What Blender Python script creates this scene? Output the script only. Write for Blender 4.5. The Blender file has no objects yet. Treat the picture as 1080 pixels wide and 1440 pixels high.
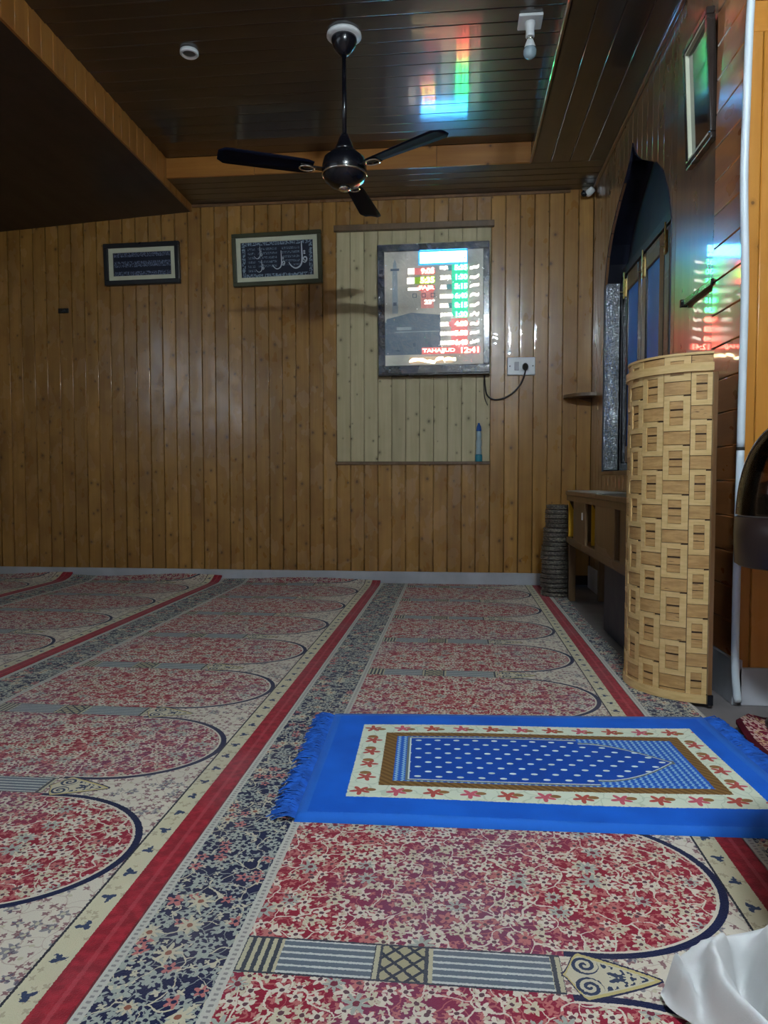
import bpy, bmesh, math, random
from mathutils import Vector, Matrix
R = random.Random(7)
PI = math.pi
SC = bpy.context.scene
COL = SC.collection

# ------------------------------------------------------------------ camera, world, lamps, exposure
cam_d = bpy.data.cameras.new('camera')
cam = bpy.data.objects.new('camera', cam_d)
COL.objects.link(cam)
cam_d.sensor_fit = 'VERTICAL'
cam_d.sensor_height = 36.0
cam_d.lens = 36.0 * 1000.0 / 1440.0
cam_d.clip_start = 0.02
cam.location = (0, 0, 0.75)
cam.rotation_euler = (PI / 2 - math.atan(46 / 1000), 0, math.atan(100 / 1000))
SC.camera = cam

world = bpy.data.worlds.new('world')
SC.world = world
world.use_nodes = True
world.node_tree.nodes['Background'].inputs[0].default_value = (0.45, 0.6, 1.0, 1)
world.node_tree.nodes['Background'].inputs[1].default_value = 0.12

SC.view_settings.view_transform = 'Standard'
SC.view_settings.look = 'None'
SC.view_settings.gamma = 1.0
SC.view_settings.use_curve_mapping = False
SC.view_settings.exposure = 0.36

TUBE_STRENGTH = 1350.0
FILL_STRENGTH = 22.0
LED = 2.2
# added cool fill along the left wall
dl = bpy.data.lights.new('side_fill_light', 'AREA')
dl.shape = 'RECTANGLE'; dl.size = 4.4; dl.size_y = 1.1
dl.energy = FILL_STRENGTH; dl.color = (0.72, 0.86, 1.0)
dlo = bpy.data.objects.new('side_fill_light', dl)
COL.objects.link(dlo)
dlo.location = (-3.72, -0.3, 2.05); dlo.rotation_euler = (PI / 2, 0, -PI / 2)   # points +X

# ------------------------------------------------------------------ node expression helper
class E_:
    def __init__(s, mat):
        s.nt = mat.node_tree
    def node(s, t, **kw):
        n = s.nt.nodes.new(t)
        for k, v in kw.items(): setattr(n, k, v)
        return n
class X:
    def __init__(s, e, sock): s.e = e; s.k = sock
    def _m(s, op, *a):
        n = s.e.node('ShaderNodeMath', operation=op)
        for i, v in enumerate((s,) + a):
            if isinstance(v, X): s.e.nt.links.new(v.k, n.inputs[i])
            else: n.inputs[i].default_value = float(v)
        return X(s.e, n.outputs[0])
    def __add__(s, o): return s._m('ADD', o)
    __radd__ = __add__
    def __sub__(s, o): return s._m('SUBTRACT', o)
    def __rsub__(s, o): return (s * -1.0) + o
    def __mul__(s, o): return s._m('MULTIPLY', o)
    __rmul__ = __mul__
    def __truediv__(s, o): return s._m('DIVIDE', o)
    def abs(s): return s._m('ABSOLUTE')
    def fract(s): return s._m('FRACT')
    def floor(s): return s._m('FLOOR')
    def sqrt(s): return s._m('SQRT')
    def sin(s): return s._m('SINE')
    def cos(s): return s._m('COSINE')
    def max(s, o): return s._m('MAXIMUM', o)
    def min(s, o): return s._m('MINIMUM', o)
    def gt(s, o): return s._m('GREATER_THAN', o)
    def lt(s, o): return s._m('LESS_THAN', o)
    def atan2(s, o): return s._m('ARCTAN2', o)
    def pw(s, o): return s._m('POWER', o)
    def between(s, a, b): return s.gt(a) * s.lt(b)
    def smooth(s, a, b, c=0.0, d=1.0):
        n = s.e.node('ShaderNodeMapRange', interpolation_type='SMOOTHSTEP')
        s.e.nt.links.new(s.k, n.inputs[0])
        for i, v in enumerate((a, b, c, d)): n.inputs[1 + i].default_value = v
        return X(s.e, n.outputs[0])
def inv(x): return 1.0 - x
def vec(e, x, y, z=0.0):
    n = e.node('ShaderNodeCombineXYZ')
    for i, v in enumerate((x, y, z)):
        if isinstance(v, X): e.nt.links.new(v.k, n.inputs[i])
        else: n.inputs[i].default_value = float(v)
    return n.outputs[0]
def sep(e, sock):
    n = e.node('ShaderNodeSeparateXYZ'); e.nt.links.new(sock, n.inputs[0])
    return [X(e, o) for o in n.outputs]
def noise(e, v, scale=1.0, detail=2.0, rough=0.5, dist=0.0):
    n = e.node('ShaderNodeTexNoise')
    e.nt.links.new(v, n.inputs['Vector'])
    n.inputs['Scale'].default_value = scale; n.inputs['Detail'].default_value = detail
    n.inputs['Roughness'].default_value = rough; n.inputs['Distortion'].default_value = dist
    return X(e, n.outputs[0])
def voro(e, v, scale, feature='F1', dims='2D', rnd=1.0):
    n = e.node('ShaderNodeTexVoronoi', feature=feature, voronoi_dimensions=dims)
    e.nt.links.new(v, n.inputs['Vector'])
    n.inputs['Scale'].default_value = scale; n.inputs['Randomness'].default_value = rnd
    return n
def mixc(e, fac, a, b):
    n = e.node('ShaderNodeMix', data_type='RGBA')
    if isinstance(fac, X): e.nt.links.new(fac.k, n.inputs[0])
    else: n.inputs[0].default_value = fac
    for i, c in ((6, a), (7, b)):
        if isinstance(c, (tuple, list)): n.inputs[i].default_value = (*c[:3], 1)
        else: e.nt.links.new(c, n.inputs[i])
    return n.outputs[2]
def layers(e, base, *ls):
    c = base
    for fac, col in ls: c = mixc(e, fac, c, col)
    return c
def new_mat(name):
    m = bpy.data.materials.new(name); m.use_nodes = True
    b = m.node_tree.nodes['Principled BSDF']
    return m, E_(m), b
def setin(e, b, key, v):
    s = b.inputs[key]
    if isinstance(v, X): e.nt.links.new(v.k, s)
    elif isinstance(v, (tuple, list)): s.default_value = (*v[:3], 1)
    elif hasattr(v, 'is_linked'): e.nt.links.new(v, s)
    else: s.default_value = v
def bump(e, b, h, strength=0.3, dist=0.01, target='Normal'):
    n = e.node('ShaderNodeBump')
    n.inputs['Strength'].default_value = strength; n.inputs['Distance'].default_value = dist
    e.nt.links.new(h.k, n.inputs['Height']); e.nt.links.new(n.outputs[0], b.inputs[target])
def objco(e):
    return e.node('ShaderNodeTexCoord').outputs['Object']
def objrand(e):
    return X(e, e.node('ShaderNodeObjectInfo').outputs['Random'])
def srgb(r, g, b):
    f = lambda c: (c / 255 / 12.92) if c / 255 <= 0.04045 else ((c / 255 + 0.055) / 1.055) ** 2.4
    return (f(r), f(g), f(b))

# ------------------------------------------------------------------ materials
def plain(name, col, rough=0.5, metal=0.0, var=0.12, vscale=9.0, spec=0.5, coat=0.0, emis=None, estr=0.0, bumps=0.0, bscale=60.0):
    m, e, b = new_mat(name)
    co = objco(e)
    n = noise(e, co, vscale, 3)
    dark = tuple(c * (1 - var) for c in col); lite = tuple(min(1, c * (1 + var)) for c in col)
    setin(e, b, 'Base Color', mixc(e, n.smooth(0.3, 0.7), dark, lite))
    setin(e, b, 'Roughness', (n * 0.15 + (rough - 0.07)))
    b.inputs['Metallic'].default_value = metal
    b.inputs['Specular IOR Level'].default_value = spec
    b.inputs['Coat Weight'].default_value = coat
    b.inputs['Coat Roughness'].default_value = 0.08
    if emis:
        b.inputs['Emission Color'].default_value = (*emis, 1); b.inputs['Emission Strength'].default_value = estr
    if bumps: bump(e, b, noise(e, co, bscale, 3), bumps, 0.004)
    return m

def wood(name, c1, c2, knot=(0.05, 0.018, 0.006), rough=0.3, coat=0.6, coatr=0.12, knots=0.5, grain=1.0, board_var=0.35, spec=0.5, blotch=0.15, ripple=0.0, kscale=6.5, brushed=0.0):
    m, e, b = new_mat(name)
    x, y, z = sep(e, objco(e))
    rnd = objrand(e)
    gx = x + rnd * 37.0; gz = z + rnd * 91.0
    v = vec(e, gx * 26.0, y * 26.0, gz * 1.3)
    g = noise(e, v, 1.0, 4, 0.6, 0.4)
    g2 = noise(e, vec(e, gx * 7.0, y * 7.0, gz * 0.9), 1.0, 2)
    tone = (rnd * 17.0).fract()
    col = mixc(e, g.smooth(0.25, 0.75), c1, c2)
    col = mixc(e, g2.smooth(0.45, 0.75) * 0.45, col, tuple(c * 0.55 for c in c1))
    col = mixc(e, tone * board_var, col, tuple(c * 0.62 for c in c1))
    bl_ = noise(e, vec(e, gx * 2.2, y, gz * 2.2), 1.6, 3, 0.6)
    col = mixc(e, bl_.smooth(0.42, 0.68) * blotch, col, tuple(c * k for c, k in zip(c1, (0.62, 0.52, 0.42))))
    if knots:
        vn = voro(e, vec(e, gx, gz * 0.55), kscale)
        px, pz, _ = sep(e, vn.outputs['Position'])
        cr, cg, cb = sep(e, vn.outputs['Color'])
        # the Position output is in the same space as the input
        dx = gx - px; dz = (gz * 0.55 - pz) * 1.5
        d = (dx * dx + dz * dz).sqrt() + (noise(e, vec(e, gx, gz), 90, 1) - 0.5) * 0.006
        rr = cg * 0.007 + 0.0025
        on = cr.lt(knots)
        k = inv(d.smooth(0.6, 1.0)) if False else (d / rr)
        col = mixc(e, inv(k.smooth(0.7, 1.15)) * on * 0.9, col, knot)
        col = mixc(e, inv(k.smooth(1.0, 3.2)) * on * 0.45, col, tuple(c * 0.5 for c in c1))
    setin(e, b, 'Base Color', col)
    rn = noise(e, vec(e, gx * 9.0, y, gz * 5.0), 1.0, 3)
    setin(e, b, 'Roughness', rn * 0.2 + (rough - 0.1))
    b.inputs['Specular IOR Level'].default_value = spec
    b.inputs['Coat Weight'].default_value = coat
    setin(e, b, 'Coat Roughness', rn.smooth(0.35, 0.7, coatr * 0.45, coatr * 1.8))
    bump(e, b, g * 0.4 + rn, 0.10 * grain, 0.003)
    if brushed: bump(e, b, noise(e, vec(e, gx * 300.0, y, gz * 3.0), 1.0, 1) * brushed, 1.0, 1.0, 'Coat Normal')   # varnish brushed along the boards
    if ripple: bump(e, b, noise(e, vec(e, gx * 9.0, y, gz * 7.0), 1.0, 2, 0.6) * ripple - x * x * 0.75, 1.0, 1.0, 'Coat Normal')   # cupped, hand-varnished faces
    return m

M = {}
M['wall'] = wood('varnished_pine', srgb(154, 111, 54), srgb(180, 135, 69), coat=1.0, coatr=0.20, knots=0.85, kscale=8.5, blotch=0.5)
M['wall_glossy'] = wood('fresh_varnished_pine', srgb(156, 110, 50), srgb(184, 138, 68), coat=1.0, coatr=0.05, knots=0.7, rough=0.3, blotch=0.4, ripple=0.0035, kscale=8.5)
M['cream'] = wood('bare_pine', srgb(184, 171, 132), srgb(202, 189, 150), knot=srgb(70, 52, 30), rough=0.55, coat=0.05, kscale=9.5, knots=0.9, board_var=0.12)
M['ceil'] = wood('dark_varnished_ceiling_pine', srgb(44, 35, 31), srgb(55, 44, 39), coat=1.0, coatr=0.06, brushed=1.8e-4, knots=0.2, rough=0.35)
M['ceil_matt'] = wood('dark_matt_soffit', srgb(44, 32, 26), srgb(54, 40, 32), coat=0.1, knots=0.1, rough=0.5)
M['beam'] = wood('orange_pine_facing', srgb(158, 102, 44), srgb(180, 124, 58), coat=0.3, knots=0.4, rough=0.35)
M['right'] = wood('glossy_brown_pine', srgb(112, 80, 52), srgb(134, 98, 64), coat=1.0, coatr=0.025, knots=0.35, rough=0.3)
M['pilaster'] = wood('reddish_brown_boards', srgb(176, 110, 62), srgb(196, 128, 76), coat=1.0, coatr=0.05, knots=0.2, rough=0.3)
M['orange'] = wood('honey_pine', srgb(196, 128, 44), srgb(214, 150, 64), coat=0.3, coatr=0.2, knots=0.45, rough=0.4)
M['stand'] = wood('brown_stained_wood', srgb(96, 72, 46), srgb(120, 92, 60), coat=0.2, coatr=0.2, knots=0.1, rough=0.4)
M['plinth'] = plain('grey_stone_plinth', srgb(176, 178, 186), 0.55, var=0.12, vscale=5, bumps=0.15)
M['dark_floor'] = plain('grey_cement_floor', srgb(112, 106, 106), 0.7)
M['backing'] = plain('dark_backing', srgb(40, 26, 16), 0.8)
M['plaster'] = plain('rear_plaster', srgb(188, 172, 150), 0.8)
M['black'] = plain('black_enamel', srgb(16, 18, 26), 0.25, coat=0.3)
M['blade'] = plain('matt_black_enamel', srgb(13, 18, 36), 0.8, spec=0.08)
M['black_gloss'] = plain('black_gloss_paint', srgb(14, 15, 20), 0.16, coat=1.0, bumps=0.25, bscale=30)
M['chrome'] = plain('chrome', (0.8, 0.78, 0.72), 0.15, 1.0)
M['brass'] = plain('brass', srgb(190, 160, 100), 0.3, 1.0)
M['white'] = plain('white_plastic', srgb(222, 226, 228), 0.35, var=0.04)
M['white_conduit'] = plain('white_pvc', srgb(214, 226, 236), 0.4, var=0.05)
M['frame_black'] = plain('black_frame', srgb(22, 22, 26), 0.3)
M['frame_olive'] = plain('dark_olive_frame', srgb(64, 66, 44), 0.35)
M['matboard'] = plain('pale_mat_board', srgb(206, 208, 184), 0.7, var=0.04)
M['blue_pane'] = plain('blue_frosted_pane', srgb(34, 108, 205), 0.4, var=0.08)
M['navy'] = plain('navy_painted_board', srgb(20, 26, 44), 0.5)
M['yellow'] = plain('yellow_paint', srgb(212, 160, 26), 0.5, var=0.05)
M['greytop'] = plain('grey_sheen_and_plate', srgb(150, 150, 146), 0.35, var=0.06)  # painted sheen of the stand's top; also the drum's plate
M['maroon'] = plain('maroon_pile', srgb(90, 14, 24), 0.9)
M['cloth'] = plain('white_cotton', srgb(214, 214, 214), 0.85, var=0.03, vscale=20, bumps=0.1, bscale=400)
M['skin'] = plain('skin', srgb(150, 104, 78), 0.5, var=0.05)
M['hair'] = plain('black_hair', srgb(24, 20, 20), 0.6)
M['dome_base'] = plain('dark_brown_plastic', srgb(44, 32, 30), 0.35)
M['cable'] = plain('black_cable', srgb(36, 34, 28), 0.5)

def mk_glass(name, tint, rough=0.05):
    m, e, b = new_mat(name)
    n = noise(e, objco(e), 20, 2)
    setin(e, b, 'Base Color', mixc(e, n * 0.2, tint, tuple(c * 0.8 for c in tint)))
    b.inputs['Transmission Weight'].default_value = 0.75
    b.inputs['Roughness'].default_value = rough; b.inputs['IOR'].default_value = 1.25
    return m
def smoky():
    m = bpy.data.materials.new('smoky_brown_plastic'); m.use_nodes = True
    nt = m.node_tree; e = E_(m); nt.nodes.remove(nt.nodes['Principled BSDF'])
    tr = e.node('ShaderNodeBsdfTransparent'); gl = e.node('ShaderNodeBsdfGlossy'); gl.inputs['Roughness'].default_value = 0.08
    n = noise(e, objco(e), 12, 2)
    nt.links.new(mixc(e, n, (0.58, 0.50, 0.44), (0.66, 0.58, 0.52)), tr.inputs[0])
    fr = e.node('ShaderNodeFresnel'); fr.inputs[0].default_value = 1.45
    mx = e.node('ShaderNodeMixShader'); nt.links.new(fr.outputs[0], mx.inputs[0])
    nt.links.new(tr.outputs[0], mx.inputs[1]); nt.links.new(gl.outputs[0], mx.inputs[2])
    nt.links.new(mx.outputs[0], nt.nodes['Material Output'].inputs[0]); return m
M['smoky'] = smoky()
M['clear_blue'] = mk_glass('clear_plastic', srgb(200, 225, 235), 0.1)

def film_mat(name, weight=0.12, scale=14, strength=0.9):
    """crinkled clear film: mostly see-through, with glossy creases"""
    m = bpy.data.materials.new(name); m.use_nodes = True
    nt = m.node_tree; e = E_(m)
    nt.nodes.remove(nt.nodes['Principled BSDF'])
    tr = e.node('ShaderNodeBsdfTransparent'); gl = e.node('ShaderNodeBsdfGlossy')
    gl.inputs['Roughness'].default_value = 0.12
    x, y, z = sep(e, objco(e))
    v = vec(e, x * 1.0 + z * 0.4, y, z * 0.55 - x * 0.3)
    h = noise(e, v, scale, 4, 0.6, 1.0)
    bn = e.node('ShaderNodeBump'); bn.inputs['Strength'].default_value = strength; bn.inputs['Distance'].default_value = 0.03
    nt.links.new(h.k, bn.inputs['Height']); nt.links.new(bn.outputs[0], gl.inputs['Normal'])
    mx = e.node('ShaderNodeMixShader'); mx.inputs[0].default_value = weight
    nt.links.new(tr.outputs[0], mx.inputs[1]); nt.links.new(gl.outputs[0], mx.inputs[2])
    out = nt.nodes['Material Output']; nt.links.new(mx.outputs[0], out.inputs[0])
    return m
M['film'] = film_mat('crinkled_clear_film')

def foil():
    m, e, b = new_mat('crinkled_foil_facing')
    co = objco(e)
    n = noise(e, co, 48, 2, 0.6, 1.6)
    n2 = noise(e, co, 6, 2)
    setin(e, b, 'Base Color', mixc(e, n2, srgb(120, 128, 136), srgb(176, 184, 192)))
    b.inputs['Metallic'].default_value = 0.75
    setin(e, b, 'Roughness', n * 0.12 + 0.06)
    b.inputs['Coat Weight'].default_value = 1.0
    b.inputs['Coat Roughness'].default_value = 0.05
    bump(e, b, n, 1.0, 0.008); bump(e, b, n, 1.0, 0.006, 'Coat Normal')
    return m
M['foil'] = foil()

def emit(name, col, s):
    m, e, b = new_mat(name)
    setin(e, b, 'Base Color', (0.02, 0.02, 0.02))
    n = noise(e, objco(e), 40, 1)
    setin(e, b, 'Emission Strength', n * (0.3 * s) + 0.85 * s)
    b.inputs['Emission Color'].default_value = (*col, 1)
    b.inputs['Roughness'].default_value = 0.4
    return m
M['tube'] = emit('lit_tube', (0.80, 0.93, 1.0), TUBE_STRENGTH)
M['led_red'] = emit('red_led', (1.0, 0.10, 0.07), 17 * LED)
M['led_green'] = emit('green_led', (0.05, 1.0, 0.24), 18 * LED)
M['led_lime'] = emit('lime_led', (0.55, 1.0, 0.08), 12 * LED)
M['led_white'] = emit('white_led', (1.0, 0.92, 0.78), 1.7 * LED)
M['led_amber'] = emit('amber_led', (1.0, 0.8, 0.42), 6 * LED)
M['win_red'] = emit('red_led_window', (0.9, 0.22, 0.22), 0.62)
M['win_green'] = emit('green_led_window', (0.02, 0.62, 0.34), 0.95)
M['win_lime'] = emit('lime_led_window', (0.22, 0.42, 0.02), 0.8)
M['win_dark'] = emit('dim_teal_led_window', (0.04, 0.2, 0.22), 0.8)
M['win_warm'] = emit('warm_led_window', (0.7, 0.5, 0.32), 0.7)

def led_title():
    m, e, b = new_mat('blue_led_title')
    x, y, z = sep(e, objco(e))
    n = noise(e, vec(e, x, y, z), 75, 2)
    ins = n.gt(0.36)
    setin(e, b, 'Base Color', (0.02, 0.02, 0.03))
    setin(e, b, 'Emission Color', mixc(e, ins, (0.02, 0.25, 0.4), (0.06, 0.42, 1.0)))
    setin(e, b, 'Emission Strength', ins * (21.0 * LED) + 1.0)
    return m
M['led_title'] = led_title()
M['win_blue'] = emit('blue_led_window', (0.06, 0.5, 0.9), 0.9)

def panel_print():
    m, e, b = new_mat('printed_display_panel')
    x, y, z = sep(e, objco(e))
    n = noise(e, vec(e, x, y, z), 5, 3)
    c = mixc(e, n.smooth(0.3, 0.7), srgb(128, 130, 124), srgb(158, 154, 144))
    setin(e, b, 'Base Color', c)
    setin(e, b, 'Roughness', n * 0.1 + 0.25)
    # a faint even glow is added to the whole printed panel
    setin(e, b, 'Emission Color', c); b.inputs['Emission Strength'].default_value = 0.35
    return m
M['panel'] = panel_print()
M['print_dark'] = plain('printed_slate_blue', srgb(48, 66, 84), 0.3, emis=srgb(60, 84, 106), estr=0.25)
M['print_mid'] = plain('printed_grey_blue', srgb(104, 118, 126), 0.3, emis=srgb(110, 125, 135), estr=0.3)

def glitter_text(name):
    """navy velvet with illegible glinting rows"""
    m, e, b = new_mat(name)
    x, y, z = sep(e, objco(e))
    row = ((z + 0.0365) / 0.073).fract()
    inrow = row.between(0.22, 0.80) * x.abs().lt(0.215)
    n = noise(e, vec(e, x * 1.6, y, z), 120, 2)
    ink = n.smooth(0.45, 0.6) * inrow
    setin(e, b, 'Base Color', mixc(e, ink, srgb(14, 22, 44), srgb(112, 124, 150)))
    setin(e, b, 'Metallic', ink * 0.4)
    setin(e, b, 'Roughness', inv(ink) * 0.4 + 0.3)
    return m
M['glitter'] = glitter_text('navy_velvet_with_rows')

def glitter_border():
    m, e, b = new_mat('navy_velvet_with_border')
    x, y, z = sep(e, objco(e))
    bx = (x.abs() - 0.262) * 1.0; bz = (z.abs() - 0.128)
    d = bx.max(bz)
    rim = d.between(-0.028, -0.004)
    n = noise(e, vec(e, x, y, z), 75, 2)
    ink = n.smooth(0.42, 0.6) * rim
    # small illegible text blocks between the strokes
    blk = (x.between(0.035, 0.165) * z.between(-0.05, 0.085)).max(x.between(-0.14, 0.0) * z.between(-0.06, 0.085))
    blk = blk.max(x.between(-0.215, -0.16) * z.between(-0.1, 0.09))
    rows = (z / 0.03).fract().between(0.2, 0.75)
    n2 = noise(e, vec(e, x * 1.5, y, z), 130, 2)
    ink = ink.max(n2.smooth(0.45, 0.62) * blk * rows * 0.75)
    setin(e, b, 'Base Color', mixc(e, ink, srgb(14, 24, 48), srgb(130, 150, 168)))
    setin(e, b, 'Roughness', inv(ink) * 0.4 + 0.3)
    return m
M['glitter2'] = glitter_border()
M['silver_ink'] = plain('silver_ink', srgb(190, 198, 206), 0.35, 0.3)

# ---- floral helpers for the pile carpets
def flowers(e, u, v, scale, r0, petals=5, warp=0.004, seed=0.0, prob=1.0):
    wv = vec(e, u + seed, v + seed * 1.7)
    wn = e.node('ShaderNodeTexNoise'); e.nt.links.new(wv, wn.inputs['Vector'])
    wn.inputs['Scale'].default_value = 60; wn.inputs['Detail'].default_value = 1
    wr, wg, wb = sep(e, wn.outputs[1])
    uu = u + seed + (wr - 0.5) * (2 * warp); vv = v + seed * 1.7 + (wg - 0.5) * (2 * warp)
    n = voro(e, vec(e, uu, vv), scale)
    px, py, _ = sep(e, n.outputs['Position']); cr, cg, cb = sep(e, n.outputs['Color'])
    dx = uu - px; dy = vv - py
    r = (dx * dx + dy * dy).sqrt(); a = dx.atan2(dy)
    rad = (((a * petals + cr * 6.28).cos()) * 0.30 + 0.70) * (cg * 0.5 + 0.72) * r0
    m = r.lt(rad)
    if prob < 1.0: m = m * cb.lt(prob)
    core = r.lt(rad * 0.0 + r0 * 0.26) * m
    return m, core, cr
def vines(e, u, v, scale, width, seed=0.0, warp=0.03):
    wv = vec(e, u + seed, v - seed)
    wn = e.node('ShaderNodeTexNoise'); e.nt.links.new(wv, wn.inputs['Vector'])
    wn.inputs['Scale'].default_value = 22; wn.inputs['Detail'].default_value = 1
    wr, wg, wb = sep(e, wn.outputs[1])
    n = voro(e, vec(e, u + seed + (wr - 0.5) * 2 * warp, v - seed + (wg - 0.5) * 2 * warp), scale, 'DISTANCE_TO_EDGE')
    return X(e, n.outputs['Distance']).lt(width * scale)
CREAM = srgb(216, 205, 188); CREAM2 = srgb(202, 192, 166); GREY = srgb(166, 170, 160)
RED = srgb(146, 26, 50); PURP = srgb(122, 38, 80); NAVY = srgb(18, 27, 66); PINK = srgb(190, 112, 108); STRIP = srgb(160, 26, 44)

def carpet_mat():
    m, e, b = new_mat('saf_prayer_carpet_pile')
    x, y, z = sep(e, objco(e))
    jn = noise(e, vec(e, x, y), 240, 1)
    u = x + (jn - 0.5) * 0.004; v = y + (jn - 0.5) * 0.003
    P = 0.555; V0 = 1.067
    q = (((v - V0) / P + 0.5).fract() - 0.5) * P
    aq = q.abs(); a = P / 2 - aq                       # a: distance from the arch's middle
    big = noise(e, vec(e, u, v), 2.6, 2)
    # field of flowers on red
    red = mixc(e, big.smooth(0.42, 0.62), RED, PURP)
    f1, c1, r1 = flowers(e, u, v, 31, 0.0150)
    f2, c2, r2 = flowers(e, u, v, 60, 0.0075, 4, seed=3.3)
    f3, c3, r3 = flowers(e, u, v, 15, 0.021, 8, 0.002, seed=7.1, prob=0.35)
    vn = vines(e, u, v, 16, 0.0016); vn2 = vines(e, u, v, 26, 0.0012, 5.0)
    fcol = mixc(e, r1.gt(0.6), CREAM, CREAM2); fcol = mixc(e, r1.gt(0.85), fcol, PINK)
    field = layers(e, red, (vn2 * 0.7, PINK), (f2 * 0.9, mixc(e, r2.gt(0.5), CREAM2, PINK)), (vn, CREAM), (f1, fcol), (c1, srgb(96, 60, 70)),
                   (f3, GREY), (c3, srgb(120, 40, 60)))
    # navy side band
    band = layers(e, NAVY, (vn2 * 0.8, GREY), (f2 * r2.gt(0.35) * 0.95, mixc(e, r2.gt(0.6), CREAM2, GREY)), (vn, CREAM2), (f1, mixc(e, r1.gt(0.75), GREY, PINK)), (c1, NAVY),
                  (f3, CREAM2), (c3, srgb(150, 90, 70)))
    # cream spandrel
    span = layers(e, CREAM, (vn2 * 0.45, srgb(160, 120, 110)), (f2 * r2.gt(0.45) * 0.85, srgb(128, 72, 84)), (f1 * r1.gt(0.72) * 0.7, srgb(70, 74, 100)), (c1, srgb(196, 186, 160)))
    # arch outline
    au = ((u - 0.78) / 0.272).max(0.0)
    ey = a / 0.236
    ell = (au * au + ey * ey).sqrt()
    infield = ell.lt(1.0) * u.lt(1.055)
    line_on = u.gt(0.73)
    c = layers(e, span, (infield, NAVY))
    c = mixc(e, ell.lt(0.945) * u.lt(1.055), c, CREAM)
    c = mixc(e, (ell.lt(0.925).max(inv(line_on) * ell.lt(1.0))) * u.lt(1.055), c, field)
    # pillar between two places: striped shaft, lattice knot, ladder base, finial
    inp = aq.lt(0.043) * u.between(0.205, 0.722)
    stripe = ((q + 0.043) / 0.0148).fract()
    shaft = mixc(e, stripe.between(0.3, 0.62), srgb(98, 108, 120), srgb(200, 202, 196))
    lat = (((u * 1.0 + q) / 0.03).fract() - 0.5).abs().lt(0.12).max((((u - q) / 0.03).fract() - 0.5).abs().lt(0.12))
    knot = mixc(e, lat, srgb(170, 160, 128), srgb(40, 50, 66))
    lad = ((u / 0.014).fract()).lt(0.5)
    ladder = mixc(e, lad, srgb(60, 66, 76), srgb(186, 178, 148))
    pil = mixc(e, u.between(0.445, 0.512), shaft, knot)
    pil = mixc(e, u.lt(0.285).max(u.between(0.432, 0.445)).max(u.between(0.512, 0.525)).max(u.gt(0.706)), pil, ladder)
    pil = mixc(e, aq.gt(0.039), pil, srgb(56, 60, 72))
    c = mixc(e, inp, c, pil)
    # finial: a pointed cream heart with navy scrolls
    t = (u - 0.722) / 0.145
    hw = t.smooth(-0.02, 0.22) * inv(t).max(0.0).pw(0.85) * 0.062
    fin = aq.lt(hw) * t.between(0.0, 1.0)
    sw = ((u - 0.758) * (u - 0.758) + (aq - 0.024) * (aq - 0.024)).sqrt()
    ang = (u - 0.758).atan2(aq - 0.024)
    spiral = ((sw / 0.0115 + ang / 6.283).fract()).lt(0.5) * sw.lt(0.021)
    tail = noise(e, vec(e, u, aq), 95, 1).gt(0.52) * aq.lt(hw - 0.009) * t.between(0.42, 0.92)
    finc = layers(e, CREAM2, (spiral.max(tail), srgb(34, 52, 84)), (aq.gt(hw - 0.006), srgb(196, 178, 118)))
    c = mixc(e, aq.lt(hw + 0.004) * t.between(-0.02, 1.02), c, NAVY)
    c = mixc(e, fin, c, finc)
    # right-hand border with small blue flowers, then the red strip
    bord = layers(e, srgb(208, 199, 168), (f2 * r2.gt(0.6) * 0.5, srgb(150, 130, 104)))
    fv = ((v / 0.082).fract() - 0.5) * 0.082; fu = u - 1.078
    fr = (fv * fv + fu * fu).sqrt(); fa = fv.atan2(fu)
    bord = mixc(e, (fr + (noise(e, vec(e, u, v), 130, 2) - 0.5) * 0.022).lt(((fa * 3.0 + (v / 0.082).floor() * 2.1).cos() * 0.3 + 0.7) * 0.0135), bord, srgb(44, 62, 96))
    c = mixc(e, u.gt(1.052), c, bord)
    c = mixc(e, u.between(1.050, 1.0545), c, srgb(40, 40, 52))
    # left: cream rope lines either side of the navy band
    rd = ((v / 0.011).fract() - 0.5).abs().lt(0.22) * (((u - 0.035).abs().lt(0.0035)).max((u - 0.2125).abs().lt(0.0035)))
    rope = mixc(e, rd * 0.7, srgb(196, 192, 182), srgb(110, 104, 110))
    c = mixc(e, u.lt(0.222), c, rope)
    c = mixc(e, u.lt(0.203), c, band)
    c = mixc(e, u.lt(0.044), c, rope)
    str_ = mixc(e, noise(e, vec(e, u * 1.0, v), 45, 2).smooth(0.35, 0.7), srgb(140, 18, 36), srgb(176, 36, 54))
    str_ = mixc(e, (u - 1.130).abs().lt(0.004) * 0.35, str_, srgb(200, 90, 96))
    c = mixc(e, u.gt(1.100), c, str_)
    # wear and traffic dulling
    c = mixc(e, big.smooth(0.4, 0.8) * 0.22, c, srgb(150, 136, 140))
    setin(e, b, 'Base Color', c)
    b.inputs['Roughness'].default_value = 0.95
    b.inputs['Specular IOR Level'].default_value = 0.15
    b.inputs['Sheen Weight'].default_value = 0.12
    bump(e, b, noise(e, vec(e, x, y), 420, 2) + (f1 + vn) * 0.3, 0.5, 0.004)
    return m
M['carpet'] = carpet_mat()

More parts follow.
